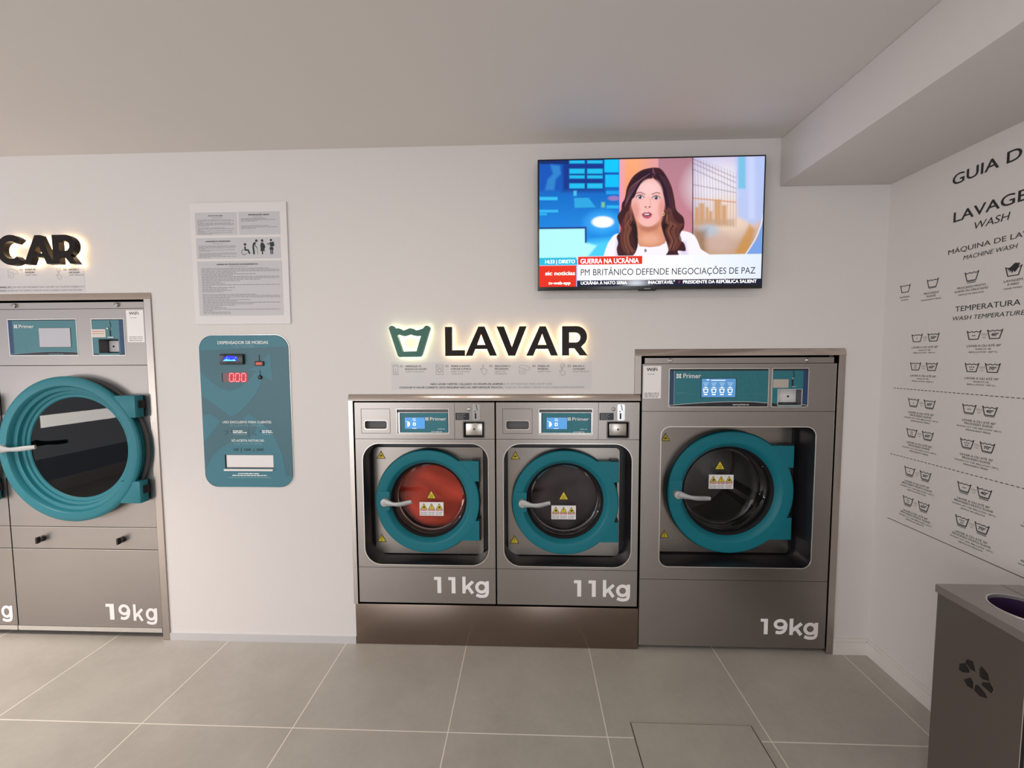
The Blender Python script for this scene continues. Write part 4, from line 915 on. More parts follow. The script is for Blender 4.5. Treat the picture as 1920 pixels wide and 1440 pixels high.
# note reader
b = MB(); b.box(-1.4725, -1.357, -0.020, -0.005, 1.389, 1.4385, 0.004); nr_ = obj('note_reader', b, 'black_plastic', cc, label='black note reader')
b = MB(); b.flat([(-1.457, 1.4050), (-1.388, 1.4050), (-1.383, 1.414), (-1.384, 1.424), (-1.400, 1.430), (-1.436, 1.430), (-1.450, 1.420)], 0.0204); obj('blue_window', b, 'blue_glow', nr_, False, label='glowing blue window')
b = MB(); b.flat([(-1.455, 1.4055), (-1.390, 1.4055), (-1.397, 1.414), (-1.412, 1.4105), (-1.428, 1.4125), (-1.437, 1.416), (-1.447, 1.411)], 0.0207); b.disc(-1.433, 1.422, .0022, .0207, 8); b.disc(-1.391, 1.4215, .0028, .0207, 8); b.disc(-1.423, 1.4165, .0015, .0207, 8); obj('blue_light', b, 'blue_glow_hi', nr_, False)
b = MB(); b.flat([(-1.470, 1.406), (-1.461, 1.406), (-1.448, 1.430), (-1.470, 1.432)], 0.0203); obj('reader_cheek', b, 'grey_plastic', nr_, False)
# red figures
b = MB(); b.frect(-1.4405, -1.3470, 1.304, 1.349, W2); rd = obj('digit_window', b, 'led_red_back', cc, False, label='red lit price display')
b = MB(); b.frect(-1.4680, -1.4405, 1.305, 1.348, W2); obj('digit_off', b, 'led_red_off', rd, False)
b = MB()
for u in (-1.4365, -1.4070, -1.3770):
    for (a, c) in (((.002, 0), (.019, 0)), ((.003, .0385), (.020, .0385)), ((0, .003), (.001, .0175)), ((.0015, .021), (.0025, .0355)), ((.0195, .003), (.0205, .0175)), ((.021, .021), (.022, .0355))):
        b.line([(u + a[0], 1.3070 + a[1]), (u + c[0], 1.3070 + c[1])], 0.0044, W2 + 0.0005)
b.disc(-1.4115, 1.3070, .0024, W2 + .0006, 10); obj('digits', b, 'led_red', rd, False)
b = MB(); b.frect(-1.4735, -1.4705, 1.304, 1.348, W2); b.flat([(-1.2875, 1.434), (-1.2840, 1.434), (-1.2825, 1.403), (-1.2870, 1.403)], W2); b.flat([(-1.2855, 1.361), (-1.2825, 1.361), (-1.2820, 1.332), (-1.2860, 1.332)], W2); obj('slot', b, 'groove', cc, False)
b = MB(); b.box(-1.3055, -1.262, -0.013, -0.006, 1.3815, 1.4035, 0.002); rb = obj('button_housing', b, 'black_plastic', cc)
b = MB(); b.box(-1.2975, -1.2685, -0.0155, -0.012, 1.3860, 1.3990, 0.001); obj('button', b, 'red_button', rb, label='red button')
b = MB(); b.lathe([(0.0001, 0.016), (0.007, 0.015), (0.0095, 0.012), (0.0105, 0.006)], -1.2845, 1.3265, 20); obj('knob', b, 'black_plastic', cc)
# tray: hollow behind the panel with a white lip
b = MB(); b.box(-1.478, -1.476, -0.004, 0.028, 0.882, 0.949); b.box(-1.238, -1.236, -0.004, 0.028, 0.882, 0.949); b.box(-1.478, -1.236, -0.004, 0.028, 0.947, 0.949); b.box(-1.478, -1.236, -0.004, 0.028, 0.882, 0.884); obj('tray_hollow', b, 'groove', cc, False)
b = MB(); b.frect(-1.470, -1.236, 0.8875, 0.949, 0.0035); obj('tray_flap', b, 'white_plastic', cc, False, label='white coin tray flap')
b = MB(); b.box(-1.480, -1.2365, -0.016, -0.004, 0.8705, 0.8795, 0.001); obj('tray_lip', b, 'white_plastic', cc, False, label='white tray lip')

# ------------------------------------------------------------------ television
TY = 0.075                                     # front of the screen, out from the wall
tvx0, tvx1, tvz0, tvz1 = 0.0455, 1.0275, 1.7135, 2.2815
tv = thing('television', (0.536, 0, tvz0), 'flat television showing a news presenter, mounted high on the back wall', 'television')
b = MB(); b.box(tvx0, tvx1, -TY, -TY + 0.018, tvz0, tvz1, 0.003); b.box(tvx0 + 0.05, tvx1 - 0.05, -TY + 0.018, -TY + 0.046, tvz0 + 0.02, tvz1 - 0.16, 0.012); obj('housing', b, 'tv_plastic', tv)
b = MB(); b.box(0.40, 0.68, -0.030, -0.0005, 1.84, 2.12, 0.003); obj('wall_bracket', b, 'black_plastic', tv)
b = MB(); b.prism([(0.495, tvz0 - 0.006), (0.565, tvz0 - 0.006), (0.572, tvz0 + 0.001), (0.488, tvz0 + 0.001)], TY - 0.012, TY + 0.001); obj('sensor_tab', b, 'tv_plastic', tv)
b = MB(); b.frect(0.516, 0.544, tvz0 + 0.0015, tvz0 + 0.006, TY + 0.0006); obj('badge', b, 'ink_faint', tv, False)
sx0, sx1, sz0, sz1 = tvx0 + 0.0075, tvx1 - 0.0075, tvz0 + 0.0155, tvz1 - 0.0075
def paint():
    """the broadcast picture with a painted glare spot, laid out on a 1690 x 950 plan of the screen"""
    NX, NY = 500, 284
    u, v = np.meshgrid(np.linspace(0, 1, NX), np.linspace(0, 1, NY))
    xt = 125 + u * 1690; xb = 128 + u * 1650
    X = xt * (1 - v) + xb * v
    Y = (125 - 37 * u) * (1 - v) + (1075 - 15 * u) * v
    img = np.zeros((NY, NX, 3))
    def C(c): return np.array(lin(c)[:3])
    def put(a, c): img[:] = img * (1 - a[..., None]) + (C(c) if isinstance(c, tuple) else c) * a[..., None]
    def sm(d, s): return np.clip(0.5 - d / s, 0, 1)
    def box(x0, y0, x1, y1, c, s=4, al=1.0): put(al * sm(np.maximum(np.maximum(x0 - X, X - x1), np.maximum(y0 - Y, Y - y1)), s), c)
    def ell(cx, cy, rx, ry, c, s=.12, al=1.0): put(al * np.clip((1 - np.sqrt(((X - cx) / rx) ** 2 + ((Y - cy) / ry) ** 2)) / s + .5, 0, 1), c)
    def poly(pts, c, s=4, al=1.0):
        ins = np.zeros(X.shape, bool); dist = np.full(X.shape, 1e9); n = len(pts)
        for i in range(n):
            (x1, y1), (x2, y2) = pts[i], pts[(i + 1) % n]
            if y1 != y2: ins ^= ((y1 > Y) != (y2 > Y)) & (X < (x2 - x1) * (Y - y1) / (y2 - y1) + x1)
            dx, dy = x2 - x1, y2 - y1; q = np.clip(((X - x1) * dx + (Y - y1) * dy) / max(1e-9, dx * dx + dy * dy), 0, 1)
            dist = np.minimum(dist, np.hypot(X - x1 - q * dx, Y - y1 - q * dy))
        put(al * sm(np.where(ins, -dist, dist), s), c)
    def stroke(pts, wd, c, s=4, al=1.0):
        d = np.full(X.shape, 1e9)
        for (x1, y1), (x2, y2) in zip(pts[:-1], pts[1:]):
            dx, dy = x2 - x1, y2 - y1; q = np.clip(((X - x1) * dx + (Y - y1) * dy) / max(1e-9, dx * dx + dy * dy), 0, 1)
            d = np.minimum(d, np.hypot(X - x1 - q * dx, Y - y1 - q * dy))
        put(al * sm(d - wd / 2, s), c)
    def spl(pts, n=8):
        out = []; P = [pts[0]] + list(pts) + [pts[-1]]
        for i in range(1, len(P) - 2):
            for k in range(n):
                t = k / n; a, b_, c, d = P[i - 1], P[i], P[i + 1], P[i + 2]
                out.append(tuple(0.5 * (2 * b_[j] + (c[j] - a[j]) * t + (2 * a[j] - 5 * b_[j] + 4 * c[j] - d[j]) * t * t + (3 * b_[j] - a[j] - 3 * c[j] + d[j]) * t ** 3) for j in (0, 1)))
        return out + [pts[-1]]
    # blue studio wall
    g = np.clip((Y - 120) / 730, 0, 1)[..., None]
    img[:] = C((6, 70, 170)) * (1 - g) + C((0, 150, 240)) * g
    box(300, 100, 620, 350, (8, 52, 140), 40); box(128, 150, 300, 345, (10, 84, 185), 30); poly([(210, 150), (280, 160), (290, 220), (250, 260), (240, 340), (170, 340), (190, 260), (230, 220)], (44, 130, 205), 20)
    box(128, 120, 350, 146, (4, 40, 110), 12)
    for x0, x1 in ((355, 470), (490, 606)):
        for y0, y1 in ((120, 142), (182, 218), (231, 254), (291, 328)): box(x0, y0, x1, y1, (24, 190, 240), 10)
    box(620, 108, 728, 208, (0, 196, 255), 8); box(626, 226, 728, 318, (0, 190, 250), 8); box(632, 346, 728, 372, (20, 160, 235), 10); ell(690, 402, 42, 18, (150, 120, 190), .5)
    box(128, 392, 265, 416, (50, 190, 240), 8); box(128, 488, 270, 508, (50, 180, 240), 8); box(128, 512, 184, 530, (40, 170, 235), 8)
    poly([(390, 400), (500, 398), (520, 425), (555, 470), (395, 474)], (40, 165, 225), 8); box(386, 346, 410, 384, (70, 190, 230), 10); box(598, 432, 622, 470, (120, 200, 150), 14); box(636, 455, 728, 478, (40, 180, 240), 10)
    ell(607, 582, 120, 76, (60, 180, 255), .9, .8); ell(607, 580, 80, 42, (255, 255, 255), .35)
    poly([(470, 735), (735, 700), (735, 860), (128, 860), (128, 735)], (70, 205, 250), 60); poly([(120, 632), (472, 628), (474, 735), (560, 760), (480, 860), (120, 860)], (178, 252, 250), 20); stroke([(120, 627), (479, 623), (480, 733)], 12, (10, 40, 120), 5)
    # warm panels
    g = np.clip((Y - 110) / 700, 0, 1)[..., None]; a = sm(np.maximum(733 - X, X - 1026), 5); put(a, C((248, 168, 120)) * (1 - g) + C((240, 130, 96)) * g)
    put(sm(np.maximum(733 - X, X - 1000), 5) * np.clip((790 - X) / 60, 0, 1) * .8, (224, 160, 205)); put(sm(np.maximum(860 - X, X - 1028), 5) * np.clip((X - 850) / 170, 0, 1), (226, 156, 160))
    a = sm(np.maximum(1026 - X, X - 1282), 5); put(a, C((178, 126, 140)) * (1 - g) + C((206, 130, 142)) * g)
    # city window
    g = np.clip((Y - 100) / 720, 0, 1)[..., None]; a = sm(1284 - X, 4); put(a, C((196, 188, 226)) * (1 - g) + C((196, 160, 130)) * g)
    ell(1500, 320, 230, 190, (240, 236, 245), .9, .85); ell(1560, 540, 200, 140, (240, 214, 190), .9, .8)
    for i in range(15): stroke([(1296 + i * 22, 100 + i * 8), (1306 + i * 21, 620)], 5, (150, 128, 140), 8, .55)
    for k, (y0, y1) in enumerate(((110, 250), (140, 285), (185, 330), (300, 360))): stroke([(1286, y0), (1600, y1)], 9, (140, 110, 120), 8, .5)
    stroke([(1286, 402), (1600, 432)], 10, (214, 140, 80), 8, .8)
    for x0, y0, x1 in ((1298, 470, 1325), (1330, 440, 1366), (1400, 500, 1425), (1440, 412, 1490), (1496, 455, 1530), (1376, 470, 1398)): box(x0, y0, x1, 600, (206, 150, 98), 14, .85)
    box(1286, 560, 1590, 612, (196, 160, 130), 18, .7); ell(1400, 650, 70, 50, (170, 195, 215), .8, .7); box(1286, 640, 1380, 830, (150, 112, 80), 50, .8); ell(1480, 740, 90, 70, (205, 175, 165), .9, .7); poly([(1590, 825), (1640, 715), (1700, 600), (1740, 640), (1690, 825)], (200, 140, 60), 30, .8)
    poly([(1600, 90), (1830, 85), (1830, 560), (1720, 600), (1610, 540)], (176, 196, 244), 30, .85); box(1618, 90, 1672, 330, (100, 190, 225), 16, .8); box(1690, 90, 1740, 560, (206, 214, 250), 30, .7)
    poly([(1672, 828), (1760, 700), (1800, 560), (1830, 560), (1830, 840)], (120, 160, 226), 10); stroke(spl([(1668, 828), (1735, 720), (1784, 600), (1800, 520)]), 8, (225, 235, 255), 6); stroke([(1283, 90), (1279, 690)], 7, (60, 20, 44), 4)
    # presenter
    hair, hair2, hi = (62, 26, 34), (44, 20, 40), (164, 98, 72)
    poly(spl([(608, 862), (628, 790), (660, 720), (720, 668), (860, 700), (960, 768), (1060, 742), (1130, 680), (1200, 648), (1290, 682), (1336, 780), (1368, 862), (608, 862)]), (246, 240, 250), 5)
    poly(spl([(700, 862), (712, 720), (735, 700)]) + [(760, 862)], (214, 196, 226), 24, .8); poly([(1190, 862), (1180, 740), (1230, 720), (1250, 862)], (216, 204, 232), 26, .7)
    poly([(858, 560), (1050, 560), (1056, 640), (1076, 740), (1030, 764), (960, 772), (884, 765), (850, 700)], (216, 146, 116), 5); poly([(868, 590), (1042, 590), (1010, 640), (950, 655), (890, 640)], (176, 104, 84), 30, .75); ell(960, 710, 70, 40, (238, 176, 150), .9, .7)
    poly(spl([(985, 172), (905, 190), (835, 240), (790, 320), (775, 400), (752, 440), (745, 490), (718, 535), (728, 585), (745, 620), (738, 655), (712, 690), (722, 740), (712, 790), (735, 848), (820, 848), (868, 770), (866, 640), (846, 540), (822, 460), (850, 380), (905, 290), (985, 250)]), hair, 6)
    poly(spl([(985, 172), (1040, 180), (1085, 235), (1125, 320), (1145, 410), (1160, 490), (1212, 548), (1216, 620), (1192, 660), (1180, 710), (1216, 742), (1226, 800), (1170, 800), (1172, 838), (1082, 838), (1098, 790), (1070, 690), (1046, 600), (1062, 520), (1074, 450), (1058, 370), (1022, 288), (985, 250)]), hair, 6)
    poly(spl([(888, 300), (955, 258), (1020, 286), (1056, 356), (1071, 440), (1060, 505), (1030, 566), (985, 604), (944, 614), (900, 598), (856, 548), (828, 480), (826, 420), (850, 360), (888, 300)]), (240, 178, 172), 6)
    ell(960, 330, 80, 56, (250, 206, 206), .9, .8); ell(940, 470, 90, 100, (250, 196, 188), .9, .6); ell(850, 500, 34, 70, (216, 132, 118), .9, .6); ell(1052, 490, 26, 80, (214, 130, 118), .9, .6); ell(945, 590, 60, 26, (246, 190, 178), .9, .5)
    poly(spl([(1000, 225), (920, 262), (872, 330), (846, 392), (800, 430), (760, 470), (790, 350), (850, 250), (930, 195), (1000, 225)]), hair2, 6)
    poly(spl([(1000, 225), (1036, 280), (1066, 360), (1078, 450), (1096, 520), (1130, 430), (1108, 310), (1060, 220), (1000, 225)]), hair2, 6)
    poly(spl([(824, 470), (846, 545), (868, 640), (866, 770), (840, 700), (828, 600), (824, 470)]), (34, 14, 18), 10, .8); poly(spl([(1076, 460), (1060, 540), (1048, 600), (1072, 690), (1100, 640), (1086, 560), (1076, 460)]), (36, 16, 18), 10, .8)
    rnd = random.Random(8)
    for k in range(46):
        o = rnd.uniform(-20, 125); wd = rnd.uniform(2.2, 5); c = rnd.choice(((150, 92, 70), (120, 66, 52), (96, 48, 44), (172, 112, 84), (70, 30, 36))); n0 = rnd.uniform(-8, 8); y0 = rnd.uniform(0, 90)
        stroke(spl([(822 - o * .42, 480 + o * .3 + y0), (794 - o * .45 + n0, 560 + o * .3 + y0 * .6), (812 - o * .5, 625 + n0), (794 - o * .42, 690 + n0), (806 - o * .45, 760), (836 - o * .55, 826 - y0 * .3)]), wd, c, 6, rnd.uniform(.35, .8))
        o2 = o * .95
        stroke(spl([(1094 + o2 * .3, 460 + o2 * .3 + y0), (1086 + o2 * .62 + n0, 545 + o2 * .2 + y0 * .5), (1112 + o2 * .8, 600 + n0), (1092 + o2 * .72, 652), (1122 + o2 * .62, 722 + n0), (1104 + o2 * .55, 800 - y0 * .3)]), wd, c, 6, rnd.uniform(.35, .8))
    for k in range(7): stroke(spl([(965 - k * 8, 215 + k * 5), (890 - k * 12, 270 + k * 8), (838 - k * 8, 350 + k * 8), (790 - k * 3, 430 + k * 6)]), 3, (124, 84, 110) if k < 4 else (150, 92, 78), 5, .6)
    for k in range(5): stroke(spl([(1030 + k * 10, 220 + k * 6), (1080 + k * 8, 320), (1104 + k * 7, 420), (1108 + k * 9, 500)]), 3, (110, 64, 70), 5, .55)
    stroke([(1000, 225), (985, 186)], 4, (130, 100, 150), 6, .7)
    for ex, ey in ((888, 393), (1008, 398)):
        ell(ex, ey, 29, 15, (238, 214, 220), .3); ell(ex, ey, 12.5, 13, (52, 28, 44), .25); ell(ex - 3, ey - 4, 3.5, 3.5, (235, 225, 240), .5); stroke(spl([(ex - 30, ey + 2), (ex - 12, ey - 14), (ex + 12, ey - 14), (ex + 30, ey + 2)]), 6, (52, 22, 36), 5); stroke(spl([(ex - 26, ey + 8), (ex, ey + 16), (ex + 26, ey + 8)]), 3, (150, 90, 100), 5, .7)
    stroke(spl([(862, 366), (888, 358), (922, 372)]), 7, (96, 52, 52), 6, .85); stroke(spl([(978, 372), (1012, 360), (1036, 366)]), 7, (96, 52, 52), 6, .85)
    stroke(spl([(962, 400), (966, 440), (970, 462)]), 6, (216, 140, 132), 10, .6); ell(930, 466, 7, 5, (140, 70, 70), .5); ell(958, 467, 7, 5, (140, 70, 70), .5); stroke(spl([(922, 470), (944, 478), (968, 470)]), 4, (196, 116, 110), 6, .6)
    poly(spl([(898, 522), (922, 506), (938, 510), (955, 505), (978, 522), (965, 548), (938, 556), (912, 546), (898, 522)]), (196, 92, 112), 5); poly(spl([(908, 522), (938, 513), (970, 522), (958, 533), (938, 537), (918, 533), (908, 522)]), (96, 30, 44), 4); poly([(918, 519), (958, 519), (952, 528), (924, 528)], (242, 232, 236), 5)
    ell(1062, 520, 8, 13, (245, 220, 150), .5); ell(1062, 520, 4, 8, (60, 24, 24), .5); ell(928, 797, 9, 12, (110, 110, 120), .5); stroke(spl([(868, 690), (910, 728), (970, 738), (1040, 722)]), 2.5, (226, 170, 110), 5, .8)
    # captions
    def ub(u0, u1, v0, v1, c): put(sm(np.maximum(np.maximum(u0 - u, u - u1) * 1680, np.maximum(v0 - v, v - v1) * 955), 3), c)
    ub(.1735, 1.01, .757, .951, (250, 250, 254)); put(sm(np.maximum((.6 - u) * 1690, np.maximum((.757 - v) * 955, (v - .951) * 955)), 4) * np.clip((u - .6) * 2.2, 0, 1) * .7, (206, 224, 250))
    ub(-.01, .1705, .826, 1.01, (248, 244, 246)); ub(-.01, .168, .7655, .8235, (40, 186, 220)); ub(-.01, .1695, .829, 1.01, (232, 44, 20)); ub(.1765, .4680, .760, .8245, (226, 48, 30)); ub(.1735, 1.01, .951, 1.01, (22, 26, 54))
    put(np.exp(-((u - .44) / .05) ** 2 - ((v - .975) / .03) ** 2) * .75, (235, 240, 250)); put(sm(np.hypot((u - .636) * 1690, (v - .972) * 955) - 7, 3), (210, 40, 70))  # room glare on the screen painted over the ticker, then the ticker's red dot
    return img, NX, NY
img, NX, NY = paint()
me = bpy.data.meshes.new('screen')
gu, gv = np.meshgrid(np.linspace(sx0, sx1, NX), np.linspace(sz1, sz0, NY))
tvb = ROOT[tv.name]
co = np.stack([gu - tvb.x, np.full(gu.shape, -TY - 0.0008), gv - tvb.z], -1).reshape(-1, 3)
ii = np.arange(NX * NY).reshape(NY, NX)
fc = np.stack([ii[1:, :-1], ii[1:, 1:], ii[:-1, 1:], ii[:-1, :-1]], -1).reshape(-1, 4)
me.from_pydata([], [], []) if False else None
me.vertices.add(len(co)); me.vertices.foreach_set('co', co.ravel())
me.loops.add(fc.size); me.loops.foreach_set('vertex_index', fc.ravel().astype(np.int32))
me.polygons.add(len(fc)); me.polygons.foreach_set('loop_start', np.arange(0, fc.size, 4, dtype=np.int32)); me.polygons.foreach_set('loop_total', np.full(len(fc), 4, np.int32))
me.update(); me.validate()
ca = me.color_attributes.new('picture', 'FLOAT_COLOR', 'POINT')
ca.data.foreach_set('color', np.concatenate([img.reshape(-1, 3), np.ones((NX * NY, 1))], 1).astype(np.float32).ravel())
pm = bpy.data.materials.new('tv_picture'); pm.use_nodes = True; nt = pm.node_tree; bs = nt.nodes['Principled BSDF']
at = nt.nodes.new('ShaderNodeVertexColor'); at.layer_name = 'picture'
bs.inputs['Base Color'].default_value = (0.01, 0.01, 0.01, 1); bs.inputs['Roughness'].default_value = 0.3; bs.inputs['Specular IOR Level'].default_value = 0.15
nt.links.new(at.outputs['Color'], bs.inputs['Emission Color']); bs.inputs['Emission Strength'].default_value = 1.06
me.materials.append(pm)
screen = bpy.data.objects.new('screen', me); COL.objects.link(screen); screen.parent = tv; screen['label'] = 'lit screen with a news broadcast'
def su(a): return sx0 + (sx1 - sx0) * a
def sv(a): return sz1 - (sz1 - sz0) * a
for s, a0, a1, t0, t1, mk, bd in (('14:33 | DIRETO', .027, .163, .783, .811, 'tv_white', .02), ('GUERRA NA UCRÂNIA', .188, .4525, .777, .815, 'tv_white', .025), ('PM BRITÂNICO DEFENDE NEGOCIAÇÕES DE PAZ', .190, .974, .861, .911, 'tv_ink', 0),
                                  ('sic noticias', .027, .164, .874, .906, 'tv_white', .03), ('tv-web-app', .042, .143, .956, .981, 'tv_white', .02), ('UCRÂNIA À NATO SERIA', .190, .400, .959, .984, 'tv_white', .025), ('INACEITÁVEL"', .496, .616, .959, .984, 'tv_white', .025), ('PRESIDENTE DA REPÚBLICA SALIENT', .653, .981, .959, .984, 'tv_white', .02)):
    tobj('caption', screen, mk, s, su(a0), su(a1), sv(t1), sv(t0), TY + 0.0014, bold=bd)

# ------------------------------------------------------------------ washing guide on the right wall
gd = thing('washing_guide', (XR, -0.32, 0.69), 'black vinyl washing guide lettering and basin symbols on the right wall', 'wall lettering')
WG = 0.0008
def gt(name, s, u0, u1, v0, v1, mk='ink', **k): return tobj(name, gd, mk, s, u0, u1, v0, v1, WG, RIGHT, **k)
gt('heading', 'GUIA DE', 0.277, 0.536, 2.058, 2.0965, bold=0.015)
gt('heading', 'LAVAGEM', 0.289, 0.574, 1.917, 1.954, bold=0.015)
gt('heading_translation', 'WASH', 0.361, 0.474, 1.869, 1.894, slant=0.2)
gt('subheading', 'MÁQUINA DE LAVAR', 0.277, 0.578, 1.800, 1.8175)
gt('subheading_translation', 'MACHINE WASH', 0.334, 0.504, 1.768, 1.783, slant=0.2)
gt('subheading', 'TEMPERATURA', 0.316, 0.526, 1.580, 1.599)
gt('subheading_translation', 'WASH TEMPERATURE', 0.306, 0.538, 1.547, 1.562, slant=0.2)
def basin(u, vt, s, bars=0, dots=0, num=None, hand=False):
    """care symbol: tub outline with wavy water line; vt is the height of its rim"""
    b = MB(RIGHT); hw = 0.0235 * s; bw = 0.0152 * s; h = 0.032 * s; th = 0.0031 * s
    b.line([(u - hw, vt), (u - bw, vt - h), (u + bw, vt - h), (u + hw, vt)], th, WG)
    b.line([(u - hw * .95 + hw * 1.9 * i / 16, vt - 0.005 * s + 0.0018 * s * math.cos(i / 16 * 2 * PI * 3)) for i in range(17)], th * .85, WG)
    for k in range(bars): b.frect(u - bw, u + bw, vt - h - 0.0050 * s - k * 0.0042 * s, vt - h - 0.0030 * s - k * 0.0042 * s, WG)
    rows = {1: [1], 2: [2], 3: [3], 4: [2, 2], 5: [3, 2], 6: [3, 3]}.get(dots, [])
    for r, n in enumerate(rows):
        for i in range(n): b.disc(u + (i - (n - 1) / 2) * 0.0066 * s, vt - (0.0185 if len(rows) == 1 else 0.0150 + 0.0085 * r) * s, 0.0021 * s, WG + 0.0002, 10)
    if num: text(b, num, u - 0.0115 * s, u + 0.0125 * s, vt - 0.0235 * s, vt - 0.0125 * s, WG + 0.0002, bold=0.03)
    if hand:
        b.flat([(u - .0105, vt - .004), (u + .003, vt + .009), (u + .018, vt + .006), (u + .012, vt - .012), (u + .004, vt - .022), (u + .001, vt - .015), (u - .004, vt - .024), (u - .006, vt - .014), (u - .012, vt - .020), (u - .010, vt - .011), (u - .018, vt - .013), (u - .012, vt - .006), (u - .020, vt - .004)], WG + 0.0002)
    return obj('basin_symbol', b, 'ink', gd, False)
def cap(lines, u, v, dv, hs):
    b = MB(RIGHT)
    for s, wd, h in lines: text(b, s, u - wd / 2, u + wd / 2, v, v + h, WG, bold=0.012); v -= dv + h * .0
    return obj('caption', b, 'ink_soft', gd, False)
basin(0.1005, 1.7185, 1.0); cap([('NORMAL', .049, .0065), ('NORMAL', .036, .0045)], 0.101, 1.663, .0115, 0)
basin(0.2210, 1.7210, 1.0, 1); cap([('PROCESSO', .062, .0075), ('SUAVE', .038, .0075), ('PERMANENT PRESS', .083, .005)], 0.218, 1.662, .012, 0)
basin(0.3675, 1.7200, 1.0, 2); cap([('PROCESSO MUITO', .098, .0075), ('SUAVE OU DELICADO', .115, .0075), ('GENTLE OR DELICATE', .088, .005)], 0.368, 1.662, .012, 0)
basin(0.4990, 1.7115, 1.0, 0, hand=True); cap([('LAVAGEM', .054, .0075), ('À MÃO', .034, .0075), ('HAND WASH', .052, .005)], 0.500, 1.660, .012, 0)
cols = ((0.167, 0.237, 1, 4, '30º', '60º', '30', '60'), (0.388, 0.456, 2, 5, '40º', '70º', '40', '70'), (0.610, 0.678, 3, 6, '50º', '95º', '50', '95'))
secs = ((1.5055, 1.3885, 0, ''), (1.2380, 1.1100, 1, 'PROCESSO SUAVE'), (0.9465, 0.8190, 2, 'PROCESSO MUITO SUAVE'))
for (va, vb, bars, proc) in secs:
    for (ua, ub_, da, db, na, nb_, ta, tb) in cols:
        for vt, dts, num, tt in ((va, da, na, ta), (vb, db, nb_, tb)):
            uc = (ua + ub_) / 2
            basin(ua, vt, 1.0, bars, dts); basin(ub_, vt, 1.0, bars, 0, num)
            b = MB(RIGHT); text(b, 'OU', uc - .0085, uc + .0085, vt - .0195, vt - .0125, WG); text(b, 'OR', uc - .006, uc + .006, vt - .0285, vt - .0245, WG); obj('or_text', b, 'ink_faint', gd, False)
            if bars == 0: cap([('LAVAR A OU ATÉ %sº' % tt, .112, .0078), ('WASH AT OR', .052, .005), ('BELLOW %sºC' % tt, .094, .005)], uc, vt - 0.0595, .0105, 0)
            else: cap([('LAVAR A OU ATÉ %sº' % tt, .112, .0078), (proc, .094 if bars == 1 else .132, .0078), ('WASH AT OR BELLOW %sºC' % tt, .150, .0052), ('PERMANENT PRESS' if bars == 1 else 'GENTLE OR DELICATE', .083, .0052)], uc, vt - 0.0605 - .003 * bars, .0112, 0)
for v in (1.2745, 0.9825):
    b = MB(RIGHT); u = 0.070
    while u < 0.86: b.frect(u, u + 0.0105, v - 0.0012, v + 0.0012, WG); u += 0.0160
    obj('dashed_rule', b, 'ink', gd, False)
obj('rule', MB(RIGHT).frect(0.072, 0.86, 0.6908, 0.6932, WG), 'ink', gd, False)

# ------------------------------------------------------------------ recycling bin
BX0, BX1, BYA, BYB, BZ = 1.248, 1.488, -0.688, -1.160, 0.72
rb_ = thing('recycling_bin', (1.368, -0.924, 0), 'dark steel recycling bin with arrow emblem, standing by the right wall', 'bin')
b = MB(); th = 0.004
b.box(BX0, BX0 + th, BYB, BYA, 0.004, 0.699); b.box(BX1 - th, BX1, BYB, BYA, 0.004, 0.699); b.box(BX0 + th, BX1 - th, BYA - th, BYA, 0.004, 0.699); b.box(BX0 + th, BX1 - th, BYB, BYB + th, 0.004, 0.699); b.box(BX0, BX1, BYB, BYA, 0.0, 0.004)
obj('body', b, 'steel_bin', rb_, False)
FL = lambda u, v, w: (u, v, w)
b = MB(FL)
holes = [circ(1.366, -0.812, 0.074, 40), circ(1.366, -1.046, 0.074, 40)]
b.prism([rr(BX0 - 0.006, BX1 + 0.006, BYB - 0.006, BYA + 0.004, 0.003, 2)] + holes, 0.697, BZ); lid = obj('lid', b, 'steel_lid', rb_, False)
for h in holes:
    b = MB(FL); c = (sum(p[0] for p in h) / 40, sum(p[1] for p in h) / 40); b.prism([circ(c[0], c[1], 0.0765, 40), circ(c[0], c[1], 0.0735, 40)], 0.690, BZ + 0.0015); obj('hole_rim', b, 'edge', lid, False)
b = MB(FL); b.frect(BX0 - 0.006, BX1 + 0.006, -0.9300, -0.9285, BZ + 0.0003); b.frect(1.4335, 1.4350, -0.928, BYA + 0.004, BZ + 0.0003); obj('lid_seam', b, 'groove', lid, False)
SIDE = lambda u, v, w: (BX0 - w, -u, v)
b = MB(SIDE); b.frect(0.921, 0.926, 0.02, 0.697, 0.0006); obj('body_seam', b, 'groove', rb_, False)
b = MB(SIDE); b.frect(0.9185, 0.9205, 0.02, 0.697, 0.0008); obj('seam_edge', b, 'beige', rb_, False)
b = MB(SIDE); cu, cv, R1, R0 = 0.8065, 0.5165, 0.0430, 0.0190
for k in range(3):
    a0 = 90 + k * 120
    def P(r, a): return (cu + r * math.cos(math.radians(a)), cv + r * math.sin(math.radians(a)))
    b.flat([P(R1 * .97, a0 + 14), P(R1 * 1.02, a0 + 34), P(R1 * .86, a0 + 52), P(R0, a0 + 40), P(R0 * .9, a0 + 6)], 0.0008)
    b.flat([P(R1 * .86, a0 + 58), P(R1 * 1.03, a0 + 78), P(R1 * 1.06, a0 + 104), P(R1 * .80, a0 + 106), P(R0 * .9, a0 + 84), P(R0 * 1.05, a0 + 62)], 0.0008)
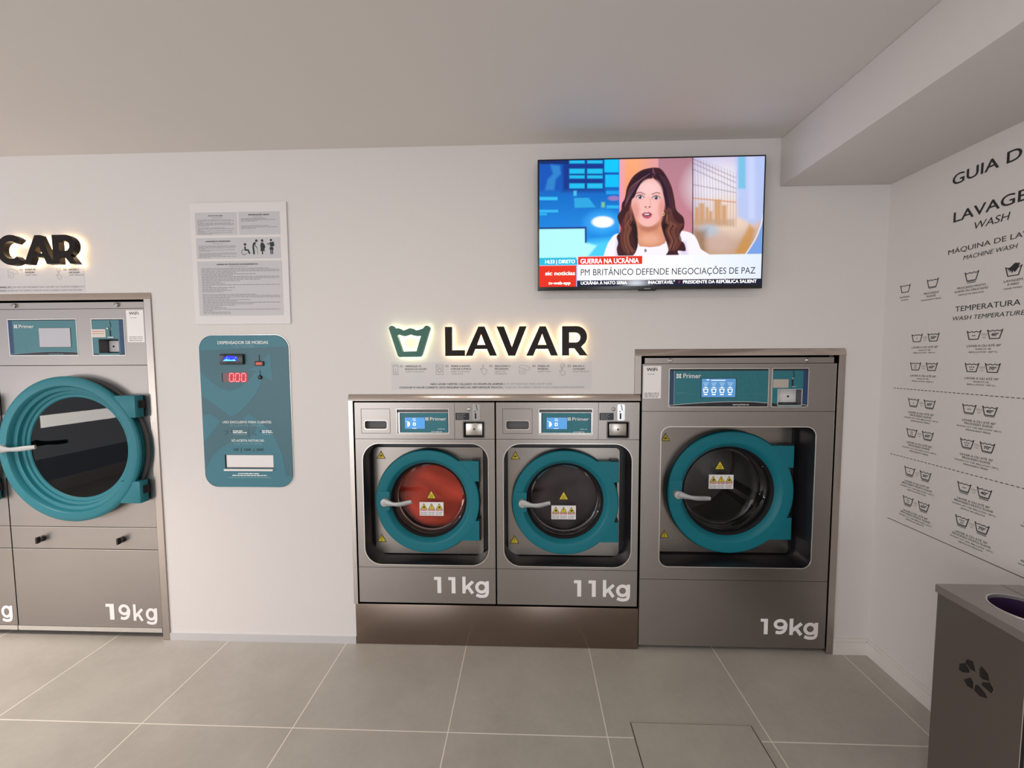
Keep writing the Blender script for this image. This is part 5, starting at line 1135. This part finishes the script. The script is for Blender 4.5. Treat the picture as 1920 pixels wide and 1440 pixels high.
obj('recycling_emblem', b, 'logo_dark', rb_, False, label='dark recycling arrows emblem')
bag = thing('bin_bag', (1.366, -0.812, 0.45), 'dark purple bin bag lining the round hole of the steel bin', 'bag')
b = MB(FL); V = []; F = []; n, m = 48, 9; rg = random.Random(5); wv = [rg.uniform(-1, 1) for _ in range(n)]
for i in range(m):
    s = i / (m - 1)
    for j in range(n):
        a = 2 * PI * j / n; r = (0.072 - 0.012 * s) * (1 + 0.045 * wv[j] * min(1, s * 3)); V.append((1.366 + r * math.cos(a), -0.812 + r * math.sin(a), 0.712 - 0.26 * s))
for i in range(m - 1):
    for j in range(n): F.append((i * n + j, i * n + (j + 1) % n, (i + 1) * n + (j + 1) % n, (i + 1) * n + j))
F.append(tuple((m - 1) * n + j for j in range(n))); b.add(V, F); obj('liner', b, 'bag_purple', bag)

# ------------------------------------------------------------------ access cover in the floor
ac = thing('access_cover', (0.625, -0.645, 0), 'square access cover set flush in the grey tiled floor', 'cover')
a0, a1, c0, c1 = 0.3915, 0.8570, -0.4120, -0.8790
b = MB(FL); b.prism([rc(a0, a1, c1, c0), rc(a0 + 0.0022, a1 - 0.0022, c1 + 0.0022, c0 - 0.0022)], 0.0002, 0.0016); obj('frame', b, 'beige', ac, False)
b = MB(FL); b.prism([rc(a0 + 0.0022, a1 - 0.0022, c1 + 0.0022, c0 - 0.0022), rc(a0 + 0.0075, a1 - 0.0065, c1 + 0.0060, c0 - 0.0045)], 0.0002, 0.0006); obj('gap', b, 'groove', ac, False)
b = MB(FL); b.prism([rc(a0 + 0.0060, a1 - 0.0060, c1 + 0.0060, c0 - 0.0045), rc(a0 + 0.0080, a1 - 0.0080, c1 + 0.0080, c0 - 0.0060)], 0.0002, 0.0016); ld = obj('lid_edge', b, 'beige', ac, False)
b = MB(FL); b.rect(a0 + 0.0080, a1 - 0.0080, c1 + 0.0080, c0 - 0.0060, 0.0002, 0.0014); obj('lid', b, 'floor_tile_lid', ac, False)

bpy.data.objects.remove(_to); bpy.data.curves.remove(_tc)
